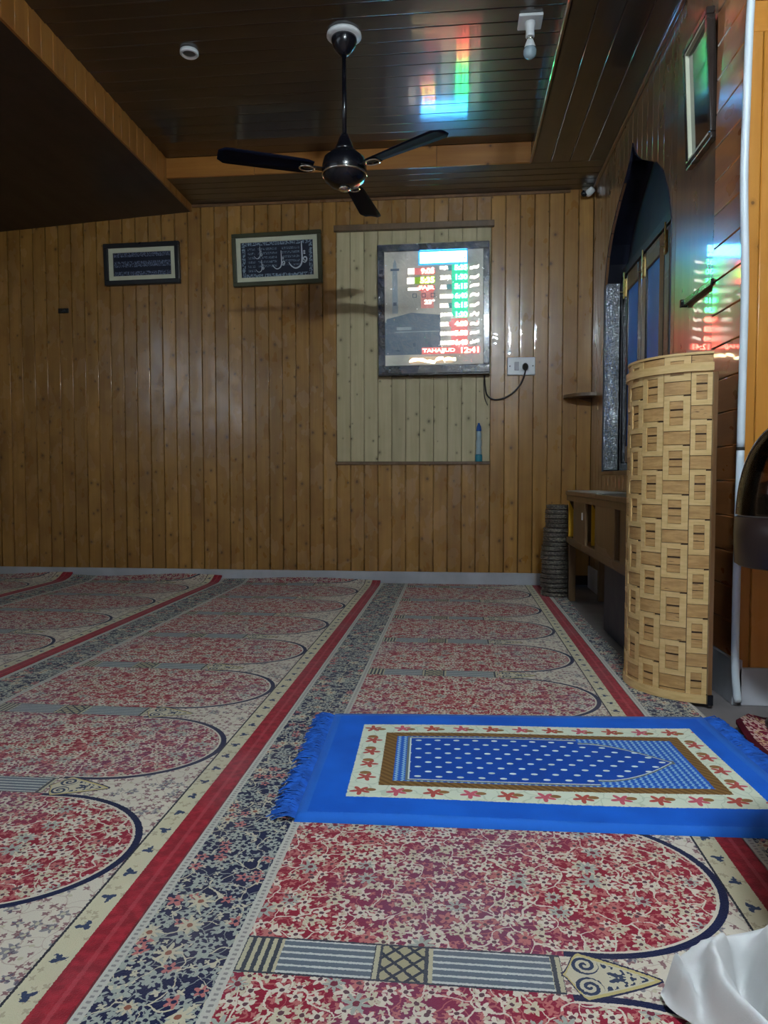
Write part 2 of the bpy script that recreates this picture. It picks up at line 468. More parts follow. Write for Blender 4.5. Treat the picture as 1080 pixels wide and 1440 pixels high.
def rug_mat():
    m, e, b = new_mat('red_floral_rug_pile')
    x, y, z = sep(e, objco(e))
    f1, c1, r1 = flowers(e, x, y, 24, 0.019, seed=1.0)
    f2, c2, r2 = flowers(e, x, y, 44, 0.009, 4, seed=4.0)
    vn = vines(e, x, y, 14, 0.002, 2.0)
    base = mixc(e, noise(e, vec(e, x, y), 3).smooth(0.4, 0.6), srgb(142, 26, 44), srgb(120, 30, 52))
    c = layers(e, base, (f2, srgb(196, 150, 140)), (vn, srgb(206, 176, 150)), (f1, mixc(e, r1.gt(0.5), srgb(206, 172, 132), srgb(210, 180, 170))), (c1, srgb(120, 40, 50)))
    edge = x.lt(0.022).max(y.gt(-0.02))
    c = mixc(e, edge, c, srgb(80, 16, 30))
    setin(e, b, 'Base Color', c); b.inputs['Roughness'].default_value = 0.95
    b.inputs['Specular IOR Level'].default_value = 0.15
    bump(e, b, noise(e, vec(e, x, y), 400, 2), 0.5, 0.004)
    return m
M['rug'] = rug_mat()

def mat_mat():
    m, e, b = new_mat('blue_prayer_mat_plush')
    uvn = e.node('ShaderNodeUVMap')
    s, t, _ = sep(e, uvn.outputs[0])              # metres: s along the length, t across
    W, L = 0.69, 1.12
    tm = (t - W / 2)
    ta = tm.abs()
    jit = (noise(e, vec(e, s, t), 220, 1) - 0.5) * 0.006
    ea = s.min((L - 0.005) - s) + jit
    et = ((W / 2) - ta) + jit                       # distance from the long edge
    n = noise(e, vec(e, s, t), 5, 3)
    blue = mixc(e, n.smooth(0.3, 0.75), srgb(10, 92, 206), srgb(18, 110, 230))
    c = blue
    def rect(s0, s1, h):                            # inside a centred rectangle
        return (s + jit).between(s0, s1) * (ta + jit).lt(h)
    # cream border with pink flowers and brown leaves
    cream = mixc(e, n, srgb(214, 224, 206), srgb(232, 236, 214))
    def fl(u, w, r0, pet, ph):
        r = (u * u + w * w).sqrt(); an = u.atan2(w)
        return r.lt(((an * pet + ph).cos() * 0.32 + 0.68) * r0)
    # cells run along the long sides and along the short sides
    cl = 0.085
    cs = ((s / cl).fract() - 0.5) * cl; cid = (s / cl).floor()
    wl = ta - 0.213
    ct = ((t / cl).fract() - 0.5) * cl
    wsL = s - 0.135; wsR = s - 1.012
    alongL = ta.gt(0.18)
    pnk = fl(cs, wl, 0.025, 5.0, 0.4) * alongL
    leaf = (((cs - 0.024) / 0.013) * ((cs - 0.024) / 0.013) + ((wl + 0.006) / 0.008) * ((wl + 0.006) / 0.008)).lt(1.0) * alongL
    ends = inv(alongL)
    pnk = pnk.max((fl(ct, wsL, 0.025, 5.0, 0.4).max(fl(ct, wsR, 0.025, 5.0, 0.4))) * ends)
    leaf = leaf.max(((((ct - 0.026) / 0.010) * ((ct - 0.026) / 0.010) + ((wsL + 0.004) / 0.014) * ((wsL + 0.004) / 0.014)).lt(1.0)).max(
                    (((ct - 0.026) / 0.010) * ((ct - 0.026) / 0.010) + ((wsR + 0.004) / 0.014) * ((wsR + 0.004) / 0.014)).lt(1.0)) * ends)
    dull = mixc(e, ((cid * 0.5).fract()).gt(0.2), srgb(206, 96, 112), srgb(186, 84, 74))
    vin = vines(e, s, t, 22, 0.0018, 2.0)
    cream = layers(e, cream, (vin * 0.35, srgb(160, 176, 150)), (leaf, srgb(150, 108, 62)), (pnk, dull))
    c = mixc(e, rect(0.098, 1.045, 0.247), c, cream)
    br = mixc(e, (((s + t) / 0.022).fract()).lt(0.5), srgb(112, 80, 40), srgb(138, 102, 56))
    c = mixc(e, rect(0.168, 0.985, 0.180), c, br)
    # light-blue zig-zag lattice
    zx = ((t / 0.014).fract() - 0.5).abs() * 0.012
    zz = ((s + zx) / 0.016).fract()
    dash = zz.lt(0.38) * (((t / 0.014).fract() - 0.5).abs().gt(0.06))
    latt = mixc(e, dash, srgb(26, 96, 200), srgb(150, 196, 226))
    c = mixc(e, rect(0.200, 0.955, 0.152), c, latt)
    # niche-shaped centre: straight sides, a shoulder, then a pointed ogee head
    k = ((s - 0.715) / 0.19)
    kk = k.max(0.0).min(1.0)
    hw = inv(s.gt(0.695)) * 0.137 + s.gt(0.695) * (inv(kk.pw(1.35)) * 0.113 + (kk * PI).sin() * 0.010)
    innn = (ta + jit * 0.5).lt(hw) * s.between(0.240, 0.903)
    edge1 = (ta + jit * 0.5).lt(hw + 0.010) * s.between(0.230, 0.915)
    edge2 = (ta + jit * 0.5).lt(hw + 0.004) * s.between(0.236, 0.908)
    c = mixc(e, edge1, c, srgb(110, 120, 118)); c = mixc(e, edge2, c, srgb(214, 226, 224))
    deep = mixc(e, n, srgb(10, 66, 160), srgb(12, 82, 186))
    row = (t / 0.030).floor()
    dx = (((s + (row * 0.5).fract() * 0.052) / 0.052).fract() - 0.5) * 0.052
    dy = ((t / 0.030).fract() - 0.5) * 0.030
    dots = ((dx / 0.0085) * (dx / 0.0085) + (dy / 0.0052) * (dy / 0.0052)).lt(1.0)
    deep = mixc(e, dots, deep, srgb(222, 238, 236))
    c = mixc(e, innn, c, deep)
    # stitched hem, paler, all round
    hem = ea.lt(0.022).max(et.lt(0.020))
    c = mixc(e, hem * 0.6, c, srgb(50, 120, 220))
    setin(e, b, 'Base Color', c)
    b.inputs['Roughness'].default_value = 0.8; b.inputs['Specular IOR Level'].default_value = 0.2
    b.inputs['Sheen Weight'].default_value = 0.08; b.inputs['Sheen Roughness'].default_value = 0.4
    bump(e, b, noise(e, vec(e, s, t), 500, 2) + n * 0.6, 0.4, 0.003)
    return m
M['mat'] = mat_mat()
M['fringe'] = plain('blue_fringe_yarn', srgb(24, 92, 190), 0.85, var=0.25, vscale=40)

def weave(name, c1, c2, dark, rib):
    m, e, b = new_mat(name)
    x, y, z = sep(e, objco(e)); rnd = objrand(e)
    n = noise(e, vec(e, x * 9.0 + rnd * 30.0, y * 9.0, z * 60.0 + rnd * 50.0), 1.6, 3, 0.6)
    c = mixc(e, n.smooth(0.3, 0.7), c1, c2)
    c = mixc(e, n.smooth(0.62, 0.75) * rib, c, dark)
    setin(e, b, 'Base Color', c)
    b.inputs['Roughness'].default_value = 0.5; b.inputs['Coat Weight'].default_value = 0.15
    bump(e, b, n, 0.2, 0.003)
    return m
M['weave_pale'] = weave('pale_bamboo_strip', srgb(204, 170, 112), srgb(220, 188, 132), srgb(170, 130, 78), 0.25)
M['weave_dark'] = weave('brown_bamboo_slat', srgb(170, 130, 78), srgb(198, 158, 102), srgb(94, 64, 32), 0.85)
M['weave_gap'] = plain('dark_bamboo_core', srgb(66, 44, 24), 0.7)

def cap_mat():
    m, e, b = new_mat('dark_woven_straw')
    x, y, z = sep(e, objco(e)); rnd = objrand(e)
    a = x.atan2(y)
    n = noise(e, vec(e, a * 4.0 + rnd * 20.0, z * 260.0, rnd * 9.0), 1.5, 3, 0.7)
    c = mixc(e, n.smooth(0.48, 0.66), srgb(40, 37, 38), srgb(188, 176, 152))
    c = mixc(e, (rnd * 7.0).fract() * 0.5, c, srgb(60, 52, 50))
    setin(e, b, 'Base Color', c); b.inputs['Roughness'].default_value = 0.45
    b.inputs['Coat Weight'].default_value = 0.4
    bump(e, b, n, 0.6, 0.01)
    return m
M['cap'] = cap_mat()

# ------------------------------------------------------------------ mesh helpers
def link(name, me, mat=None, parent=None, loc=None, smooth=False):
    o = bpy.data.objects.new(name, me); COL.objects.link(o)
    if mat is not None and me is not None and not me.materials: me.materials.append(mat)
    if parent is not None: o.parent = parent
    if loc is not None: o.location = loc
    if smooth:
        for p in me.polygons: p.use_smooth = True
    return o
def tag(o, label=None, cat=None, group=None, kind=None):
    if label: o['label'] = label
    if cat: o['category'] = cat
    if group: o['group'] = group
    if kind: o['kind'] = kind
    return o
def empty(name, loc=(0, 0, 0), rz=0.0):
    o = bpy.data.objects.new(name, None); COL.objects.link(o); o.location = loc; o.rotation_euler = (0, 0, rz)
    o.empty_display_size = 0.05
    return o
def bm_new(): return bmesh.new()
def bm_mesh(bm, name='mesh', smooth=False):
    bmesh.ops.recalc_face_normals(bm, faces=bm.faces[:])
    me = bpy.data.meshes.new(name); bm.to_mesh(me); bm.free()
    if smooth:
        for p in me.polygons: p.use_smooth = True
    return me
def box(bm, x0, x1, y0, y1, z0, z1, bev=0.0):
    vs = [bm.verts.new((x, y, z)) for x in (x0, x1) for y in (y0, y1) for z in (z0, z1)]
    fs = [(0, 1, 3, 2), (4, 6, 7, 5), (0, 4, 5, 1), (2, 3, 7, 6), (0, 2, 6, 4), (1, 5, 7, 3)]
    faces = [bm.faces.new([vs[i] for i in f]) for f in fs]
    if bev > 0:
        es = list({ed for f in faces for ed in f.edges})
        bmesh.ops.bevel(bm, geom=es, offset=bev, segments=2, affect='EDGES', profile=0.5)
    return vs
def boxmesh(x0, x1, y0, y1, z0, z1, bev=0.0):
    bm = bm_new(); box(bm, x0, x1, y0, y1, z0, z1, bev); return bm_mesh(bm)
def lathe(bm, prof, n=32, cx=0.0, cy=0.0, cap=True):
    rings = []
    for r, z in prof:
        rings.append([bm.verts.new((cx + r * math.cos(2 * PI * i / n), cy + r * math.sin(2 * PI * i / n), z)) for i in range(n)])
    for a, b in zip(rings, rings[1:]):
        for i in range(n):
            bm.faces.new((a[i], a[(i + 1) % n], b[(i + 1) % n], b[i]))
    if cap:
        bm.faces.new(rings[0][::-1]); bm.faces.new(rings[-1])
def lathemesh(prof, n=32, cap=True, smooth=True):
    bm = bm_new(); lathe(bm, prof, n, cap=cap); return bm_mesh(bm, smooth=smooth)
def tube(bm, pts, r, n=8, closed=False):
    pts = [Vector(p) for p in pts]; rings = []
    up = Vector((0, 0, 1)); prev = None
    for i, p in enumerate(pts):
        d = (pts[min(i + 1, len(pts) - 1)] - pts[max(i - 1, 0)])
        if closed: d = pts[(i + 1) % len(pts)] - pts[i - 1]
        d.normalize()
        s = prev if prev is not None else (up if abs(d.z) < 0.9 else Vector((1, 0, 0)))
        s = (s - d * s.dot(d)).normalized(); t = d.cross(s); prev = s
        rr = r[i] if isinstance(r, (list, tuple)) else r
        rings.append([bm.verts.new(p + (s * math.cos(2 * PI * k / n) + t * math.sin(2 * PI * k / n)) * rr) for k in range(n)])
    m = len(rings)
    for i in range(m if closed else m - 1):
        a, b = rings[i], rings[(i + 1) % m]
        for k in range(n): bm.faces.new((a[k], a[(k + 1) % n], b[(k + 1) % n], b[k]))
    if not closed:
        bm.faces.new(rings[0][::-1]); bm.faces.new(rings[-1])
def tubemesh(pts, r, n=8, closed=False):
    bm = bm_new(); tube(bm, pts, r, n, closed); return bm_mesh(bm, smooth=True)
def spline(pts, k=8):
    pts = [Vector(p) for p in pts]; out = []
    for i in range(len(pts) - 1):
        p0 = pts[max(i - 1, 0)]; p1 = pts[i]; p2 = pts[i + 1]; p3 = pts[min(i + 2, len(pts) - 1)]
        for j in range(k):
            t = j / k
            out.append(0.5 * ((2 * p1) + (p2 - p0) * t + (2 * p0 - 5 * p1 + 4 * p2 - p3) * t * t + (3 * p1 - p0 - 3 * p2 + p3) * t ** 3))
    out.append(pts[-1]); return out
def prism(bm, poly, y0, y1):
    """polygon in x,z extruded along y"""
    a = [bm.verts.new((x, y0, z)) for x, z in poly]; b = [bm.verts.new((x, y1, z)) for x, z in poly]
    bm.faces.new(a); bm.faces.new(b[::-1])
    n = len(poly)
    for i in range(n): bm.faces.new((a[i], b[i], b[(i + 1) % n], a[(i + 1) % n]))

# ---- tongue-and-groove boards: local x = width, -y = face, z = length
BC = {}
def board_mesh(L, w=0.1, t=0.014, r=0.0036, gap=0.0006, b0=None, b1=None, mat=None, soft=False):
    """b0/b1: bottom z offsets at the left and right edge (for boards cut to a curve)"""
    key = (round(L, 4), round(w, 4), t, b0, b1, mat.name, soft)
    if key in BC: return BC[key]
    h = w / 2 - gap
    arc = [(r - r * math.cos(q * PI / 6), -t + r - r * math.sin(q * PI / 6)) for q in range(4)]      # rounded arris
    if soft:                                                   # wide eased edges that catch the lamp
        R_ = 0.0075; an = [math.radians(q) for q in (52, 40, 28, 16, 6)]; x6 = math.sin(an[0])
        arc = [(R_ * (x6 - math.sin(q)), -t + R_ * (1 - math.cos(q))) for q in an]
    prof = [(-h, 0.0)] + [(-h + a, y_) for a, y_ in arc] + [(h - a, y_) for a, y_ in arc[::-1]] + [(h, 0.0)]
    NP = len(prof)
    bm = bm_new()
    def zb(x):
        if b0 is None: return 0.0
        return b0 + (b1 - b0) * (x + h) / (2 * h)
    A = [bm.verts.new((x, y, zb(x))) for x, y in prof]; B = [bm.verts.new((x, y, L)) for x, y in prof]
    bm.faces.new(A); bm.faces.new(B[::-1])
    for i in range(NP): bm.faces.new((A[i], B[i], B[(i + 1) % NP], A[(i + 1) % NP]))
    me = bm_mesh(bm)
    for p in me.polygons: p.use_smooth = len(p.vertices) == 4 and 0.05 < abs(p.normal.x) < 0.995
    me.materials.append(mat)
    BC[key] = me
    return me
FACE_BACK = Matrix(((1, 0, 0), (0, 1, 0), (0, 0, 1)))
FACE_RIGHT = Matrix(((0, 1, 0), (-1, 0, 0), (0, 0, 1)))          # x->-Y, y->+X, z->Z
FACE_RIGHT_H = Matrix(((0, 1, 0), (0, 0, 1), (1, 0, 0)))          # x->Z, y->+X, z->+Y
FACE_BACK_H = Matrix(((0, 0, 1), (0, 1, 0), (-1, 0, 0)))          # x->-Z, y->+Y, z->+X
FACE_DOWN_X = Matrix(((0, 0, 1), (1, 0, 0), (0, 1, 0)))           # x->+Y, y->+Z, z->+X
FACE_DOWN_Y = Matrix(((-1, 0, 0), (0, 0, 1), (0, 1, 0)))          # x->-X, y->+Z, z->+Y
FACE_LEFTBEAM = Matrix(((0, -1, 0), (1, 0, 0), (0, 0, 1)))        # x->+Y, y->-X, z->Z (faces +X)
def board(parent, name, me, rot, loc):
    o = bpy.data.objects.new(name, me); COL.objects.link(o); o.parent = parent
    o.matrix_local = Matrix.Translation(loc) @ rot.to_4x4()
    return o

# ------------------------------------------------------------------ the room
YB = 5.12          # back wall face
XR = 0.945         # right (niche) wall face
YC = 2.485         # corner where the honey-pine wall starts
XL = -3.75
ZS = 2.75          # soffit
ZT = 2.882         # tray ceiling
T = 0.014
XB = -1.92         # beam face
YF = 4.66          # soffit front face
XT = 0.472         # right edge of the tray

floor = link('floor', boxmesh(XL - 0.1, 2.75, -3.1, YB + 0.1, -0.12, -0.012), M['dark_floor']); tag(floor, kind='structure')

# back wall
wb = link('wall_back', boxmesh(XL, XR + 0.15, YB + T, YB + 0.12, 0.0, 3.0), M['backing']); tag(wb, kind='structure')
PX0, PX1, PZ0, PZ1 = -0.856, 0.244, 0.868, 2.545
ZTOP = 2.80
x = PX0 - 0.05
n_left = 30
for i in range(n_left):
    board(wb, 'board', board_mesh(ZTOP - 0.07, mat=M['wall'], soft=True), FACE_BACK, (PX0 - 0.05 - 0.1 * i, YB + T, 0.07))
for i in range(11):
    cx = PX0 + 0.05 + 0.1 * i
    board(wb, 'board', board_mesh(PZ0 - 0.07, mat=M['wall'], soft=True), FACE_BACK, (cx, YB + T, 0.07))
    board(wb, 'board', board_mesh(ZTOP - PZ1, mat=M['wall']), FACE_BACK, (cx, YB + T, PZ1))
    board(wb, 'pale_board', board_mesh(PZ1 - PZ0 - 0.02, r=0.003, mat=M['cream']), FACE_BACK, (cx, YB + T + 0.004, PZ0 + 0.01))
for i in range(7):
    board(wb, 'board', board_mesh(ZTOP - 0.07, mat=M['wall_glossy']), Matrix.Rotation((0.010, -0.004, 0.022, 0.012, 0.0, 0.018, 0.006)[i], 3, 'Z') @ FACE_BACK, (PX1 + 0.05 + 0.1 * i, YB + T, 0.07))
t1 = link('trim_1', boxmesh(PX0 - 0.015, PX1 + 0.02, YB - 0.03, YB + 0.005, PZ1 - 0.03, PZ1 + 0.012, 0.003), M['stand']); tag(t1, kind='structure')
t2 = link('trim_2', boxmesh(PX0 - 0.01, PX1 + 0.0, YB - 0.018, YB + 0.005, PZ0 - 0.012, PZ0 + 0.008, 0.002), M['stand']); tag(t2, kind='structure')
# thin moulding under the soffit on the back wall
t3 = link('trim_3', boxmesh(XB, XR - 0.16, YB - 0.014, YB, ZS - 0.022, ZS - 0.002, 0.004), M['right']); tag(t3, kind='structure')
bb = link('baseboard_back', boxmesh(XL, 0.62, YB - 0.012, YB + T, -0.012, 0.082, 0.003), M['plinth']); tag(bb, kind='structure')

# right wall with the arched window recess
WY0, WY1, WZ0 = 3.30, 4.72, 0.80
ARCH = [(3.30, 1.30), (3.30, 1.90), (3.36, 2.05), (3.44, 2.165), (3.56, 2.255), (3.72, 2.33), (3.86, 2.40), (3.96, 2.47), (4.03, 2.56),
        (4.09, 2.49), (4.20, 2.435), (4.36, 2.365), (4.50, 2.285), (4.60, 2.20), (4.67, 2.10), (4.72, 1.96), (4.72, 1.30)]
def arch_z(y):
    pts = ARCH[1:-1]
    if y <= pts[0][0]: return pts[0][1]
    for (a, za), (b_, zb) in zip(pts, pts[1:]):
        if a <= y <= b_: return za + (zb - za) * (y - a) / (b_ - a)
    return pts[-1][1]
wr = empty('wall_right'); tag(wr, kind='structure')
# backing slabs behind the boards, left open at the recess
bm = bm_new()
box(bm, XR + T, XR + 0.10, 2.60, WY0, 0.0, 2.9); box(bm, XR + T, XR + 0.10, WY1, YB + 0.1, 0.0, 2.9); box(bm, XR + T, XR + 0.10, WY0, WY1, 0.0, WZ0)
box(bm, XR + T, XR + 0.10, WY0, WY1, 2.57, 2.9)
link('wall_core', bm_mesh(bm), M['backing'], wr)
yb = 2.74
nb = int(round((YB - yb) / 0.1))
for i in range(nb):
    y0 = yb + 0.1 * i; y1 = min(y0 + 0.1, YB); yc = (y0 + y1) / 2; w = y1 - y0
    if w < 0.02: continue
    loc = lambda z: (XR + T, yc, z)
    if y1 <= WY0 + 0.005 or y0 >= WY1 - 0.005:
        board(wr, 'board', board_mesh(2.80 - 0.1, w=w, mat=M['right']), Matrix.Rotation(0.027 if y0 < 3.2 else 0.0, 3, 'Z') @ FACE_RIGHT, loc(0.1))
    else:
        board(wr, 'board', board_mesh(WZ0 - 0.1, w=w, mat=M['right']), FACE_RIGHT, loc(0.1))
        # local x runs towards -Y: b0 is the far edge, b1 the near edge
        zf, zn = round(arch_z(y1), 3), round(arch_z(y0), 3)
        if y0 < WY0 or y1 > WY1:                               # edge boards: full height sliver beside the opening
            if y0 < WY0:
                yy0, yy1 = y0, WY0
            else:
                yy0, yy1 = WY1, y1
            board(wr, 'board', board_mesh(2.80 - WZ0, w=yy1 - yy0, mat=M['right']), FACE_RIGHT, (XR + T, (yy0 + yy1) / 2, WZ0))
            if y0 < WY0: y0 = WY0
            else: y1 = WY1
            zf, zn = round(arch_z(y1), 3), round(arch_z(y0), 3)
            yc = (y0 + y1) / 2; w = y1 - y0
        base = min(zf, zn)
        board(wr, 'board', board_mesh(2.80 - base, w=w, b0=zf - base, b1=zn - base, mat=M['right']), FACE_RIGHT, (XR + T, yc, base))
# fill behind the arch-cut boards: solid spandrel between arch and slab
bm = bm_new()
pts = ARCH[1:-1]
for (a, za), (b_, zb_) in zip(pts, pts[1:]):
    vs = [bm.verts.new((xx, yy, zz)) for xx in (XR + T, XR + 0.10) for yy, zz in ((a, za), (b_, zb_), (b_, 2.571), (a, 2.571))]
    for f in ((0, 1, 2, 3), (7, 6, 5, 4), (0, 4, 5, 1), (1, 5, 6, 2), (2, 6, 7, 3), (3, 7, 4, 0)): bm.faces.new([vs[k] for k in f])
link('arch_core', bm_mesh(bm), M['navy'], wr)
# pilaster stretch with horizontal boards next to the corner
bm = bm_new(); box(bm, XR + T, XR + 0.10, YC + T + 0.02, 2.60, 0.0, 2.9); box(bm, XR + T, XR + 0.1, 2.60, 2.74, 0.0, 0.1)
link('pilaster_core', bm_mesh(bm), M['backing'], wr)
for k in range(22):
    zc = 0.145 + 0.06 + 0.12 * k
    if zc > 2.84: break
    board(wr, 'board', board_mesh(2.74 - YC, w=0.12, r=0.004, mat=M['pilaster']), Matrix.Rotation(0.024, 3, 'Z') @ FACE_RIGHT_H, (XR + T - 0.006, YC, zc))
br = link('baseboard_right', boxmesh(XR - 0.012, XR + 0.02, YC - 0.012, YB - 0.012, -0.012, 0.142, 0.003), M['plinth']); tag(br, kind='structure')

# honey pine wall facing the camera
wc = link('wall_corner', boxmesh(XR + T, 2.7, YC + T, YC + 0.12, 0.0, 2.9), M['backing']); tag(wc, kind='structure')
board(wc, 'board', board_mesh(2.20 - 0.11, w=0.045, mat=M['orange']), FACE_BACK, (XR + 0.0225, YC + T, 0.11))
for i in range(17):
    board(wc, 'board', board_mesh(2.20 - 0.11, r=0.004, mat=M['orange']), FACE_BACK, (0.99 + 0.05 + 0.1 * i, YC + T, 0.11))
for k in range(6):
    board(wc, 'board', board_mesh(1.75, r=0.004, mat=M['orange']), FACE_BACK_H, (XR, YC + T, 2.25 + 0.1 * k))
bc = link('baseboard_corner', boxmesh(XR + 0.002, 2.7, YC - 0.012, YC + T, -0.012, 0.115, 0.003), M['plinth']); tag(bc, kind='structure')

# walls out of the frame that close the room
wl = link('wall_left', boxmesh(XL - 0.1, XL, -3.1, YB + 0.12, 0.0, 3.0), M['plaster']); tag(wl, kind='structure')
wr2 = link('wall_near', boxmesh(2.65, 2.75, -3.1, YC + 0.1, 0.0, 3.0), M['plaster']); tag(wr2, kind='structure')
wf = link('wall_front', boxmesh(XL, 2.75, -3.1, -3.0, 0.0, 3.0), M['plaster']); tag(wf, kind='structure')

# ceiling: raised tray, soffits round it, beam on the left
ce = link('ceiling', boxmesh(XL - 0.1, 2.75, -3.1, YB + 0.12, ZT + T, ZT + 0.14), M['backing']); tag(ce, kind='structure')
y = YF
i = 0
while y > 1.2:
    board(ce, 'board', board_mesh(XT - XB, r=0.006, gap=0.003, mat=M['ceil']), Matrix.Rotation(-0.068, 3, 'X') @ FACE_DOWN_X, (XB, y - 0.05, ZT + T)); y -= 0.1
plain_tray = link('tray_panel', boxmesh(XB, XT, -3.0, y, ZT, ZT + T), M['ceil'], ce)
# back soffit
link('soffit_core', boxmesh(XB, XR + 0.1, YF + 0.012, YB + 0.1, ZS + T, ZT + T), M['backing'], ce)
for k in range(5):
    w = (YB - YF - 0.012) / 5
    board(ce, 'board', board_mesh(XR - XB, w=w, r=0.004, mat=M['ceil']), FACE_DOWN_X, (XB, YF + 0.012 + w * (k + 0.5), ZS + T))
for k in range(4):
    L = (XT - XB) / 4
    board(ce, 'facing_board', board_mesh(L - 0.003, w=ZT - ZS, t=0.012, r=0.003, gap=0.0, mat=M['beam']), FACE_BACK_H, (XB + L * k, YF + 0.012, (ZT + ZS) / 2))
# right soffit
link('soffit_core', boxmesh(XT + 0.012, 2.7, -3.0, YF, ZS + T, ZT + T), M['backing'], ce)
for k in range(4):
    w = (XR - XT) / 4
    board(ce, 'board', board_mesh(YF - YC + 0.012, w=w, r=0.004, mat=M['ceil']), FACE_DOWN_Y, (XT + w * (k + 0.5), YC, ZS + T))
link('soffit_panel', boxmesh(XT, 2.7, -3.0, YC - 0.002, ZS, ZS + T), M['ceil'], ce)
link('facing_board', boxmesh(XT, XT + 0.012, -3.0, YF, ZS, ZT + T, 0.002), M['ceil'], ce)
link('edge_bead', boxmesh(XT - 0.012, XT + 0.004, -3.0, YF + 0.0, ZS - 0.004, ZS + 0.012, 0.004), M['right'], ce)
# left soffit, a little lower towards the far left
bm = bm_new()
zl0, zl1 = 2.70, 2.585
vs = [bm.verts.new((xx, yy, zz)) for yy in (-3.0, YB) for xx, zz in ((XB - 0.014, zl0), (XL, zl1), (XL, ZT + T), (XB - 0.014, ZT + T))]
for f in ((0, 1, 2, 3), (7, 6, 5, 4), (0, 4, 5, 1), (1, 5, 6, 2), (2, 6, 7, 3), (3, 7, 4, 0)): bm.faces.new([vs[k] for k in f])
link('left_soffit', bm_mesh(bm), M['ceil_matt'], ce)
for k in range(28):
    yy = YB - 0.05 - 0.1 * k
    board(ce, 'beam_board', board_mesh(ZT + T - zl0, r=0.004, mat=M['beam']), FACE_LEFTBEAM, (XB - 0.014, yy, zl0))
link('beam_panel', boxmesh(XB - 0.014, XB, -3.0, YB - 2.8, zl0, ZT + T), M['beam'], ce)
# cornice where the right wall meets the soffit
t4 = link('trim_4', boxmesh(XR - 0.02, XR, YC, YB - 0.016, ZS - 0.02, ZS - 0.001, 0.005), M['right']); tag(t4, kind='structure')

# ------------------------------------------------------------------ arched window in the right wall
w1 = empty('window_1', (XR, WY0, WZ0)); tag(w1, kind='structure')
def W(name, me, mat, parent=w1):
    o = link(name, me, mat, parent); o.matrix_parent_inverse = Matrix.Translation(w1.location).inverted() if parent is w1 else Matrix()
    return o
XW = XR + 0.098
# reveal following the opening
bm = bm_new()
outl = [(WY0, WZ0)] + ARCH + [(WY1, WZ0)]
prev = None
for (yy, zz) in outl:
    a = bm.verts.new((XR - 0.004, yy, zz)); b_ = bm.verts.new((XR + 0.16, yy, zz))
    if prev: bm.faces.new((prev[0], prev[1], b_, a))
    prev = (a, b_)
W('reveal', bm_mesh(bm), M['navy'])
# crinkled foil on the far reveal
W('foil_facing', boxmesh(XR + 0.004, XW - 0.005, WY1 - 0.012, WY1 - 0.002, WZ0 + 0.01, 2.07), M['foil'])
W('sill', boxmesh(XR - 0.015, XR + 0.16, WY0, WY1, WZ0 - 0.025, WZ0, 0.004), M['stand'])
# outer frame
W('frame_stile', boxmesh(XW, XW + 0.05, WY1 - 0.05, WY1, WZ0, 2.07, 0.004), M['black_gloss'])
W('frame_stile', boxmesh(XW, XW + 0.05, WY0, WY0 + 0.05, WZ0, 2.07, 0.004), M['black_gloss'])
W('frame_rail', boxmesh(XW, XW + 0.05, WY0 + 0.05, WY1 - 0.05, 2.02, 2.07, 0.004), M['navy'])
W('frame_rail', boxmesh(XW, XW + 0.05, WY0 + 0.05, WY1 - 0.05, WZ0, WZ0 + 0.05, 0.004), M['black_gloss'])
# dark tympanum board
bm = bm_new()
poly = [(WY0, 2.06)] + [(a, z_) for a, z_ in ARCH if z_ > 2.06] + [(WY1, 2.06)]
A = [bm.verts.new((XW + 0.03, a, z_)) for a, z_ in poly]; B = [bm.verts.new((XW + 0.06, a, z_)) for a, z_ in poly]
bm.faces.new(A); bm.faces.new(B[::-1])
for k in range(len(poly)): bm.faces.new((A[k], B[k], B[(k + 1) % len(poly)], A[(k + 1) % len(poly)]))
W('tympanum', bm_mesh(bm), M['navy'])
link('window_back', boxmesh(XW + 0.062, XW + 0.10, WY0 - 0.02, WY1 + 0.02, WZ0 - 0.05, 2.62), M['navy'], wr)
for k in range(3):                                             # three casement leaves
    y0 = WY0 + 0.055 + 0.436 * k; y1 = y0 + 0.432
    z0, z1 = WZ0 + 0.055, 2.015
    sw = 0.085
    xa, xb = XW + 0.008, XW + 0.042
    mA = M['stand'] if k == 0 else M['black_gloss']
    st1 = W('leaf_stile', boxmesh(xa, xb, y0, y0 + sw, z0, z1, 0.005), M['black_gloss'])
    W('leaf_stile', boxmesh(xa, xb, y1 - sw, y1, z0, z1, 0.005), mA)
    W('leaf_rail', boxmesh(xa, xb, y0 + sw, y1 - sw, z1 - 0.10, z1, 0.005), M['stand'])
    W('leaf_rail', boxmesh(xa, xb, y0 + sw, y1 - sw, z0, z0 + 0.10, 0.005), M['stand'])
    W('pane', boxmesh(xa + 0.012, xb - 0.012, y0 + sw - 0.004, y1 - sw + 0.004, z0 + 0.09, z1 - 0.09), M['blue_pane'])
    # tower bolt at the head of the leaf
    yb_ = y1 - 0.045
    bm = bm_new()
    box(bm, xa - 0.005, xa, yb_ - 0.011, yb_ + 0.011, z1 - 0.13, z1 - 0.02, 0.001)
    for zz in (z1 - 0.118, z1 - 0.075, z1 - 0.032): box(bm, xa - 0.014, xa, yb_ - 0.011, yb_ + 0.011, zz - 0.008, zz + 0.008, 0.002)
    tube(bm, [(xa - 0.010, yb_, z1 - 0.14), (xa - 0.010, yb_, z1 + 0.02)], 0.005, 8)
    tube(bm, [(xa - 0.010, yb_, z1 - 0.10), (xa - 0.035, yb_, z1 - 0.10)], 0.004, 8)
    W('tower_bolt', bm_mesh(bm), M['brass'])

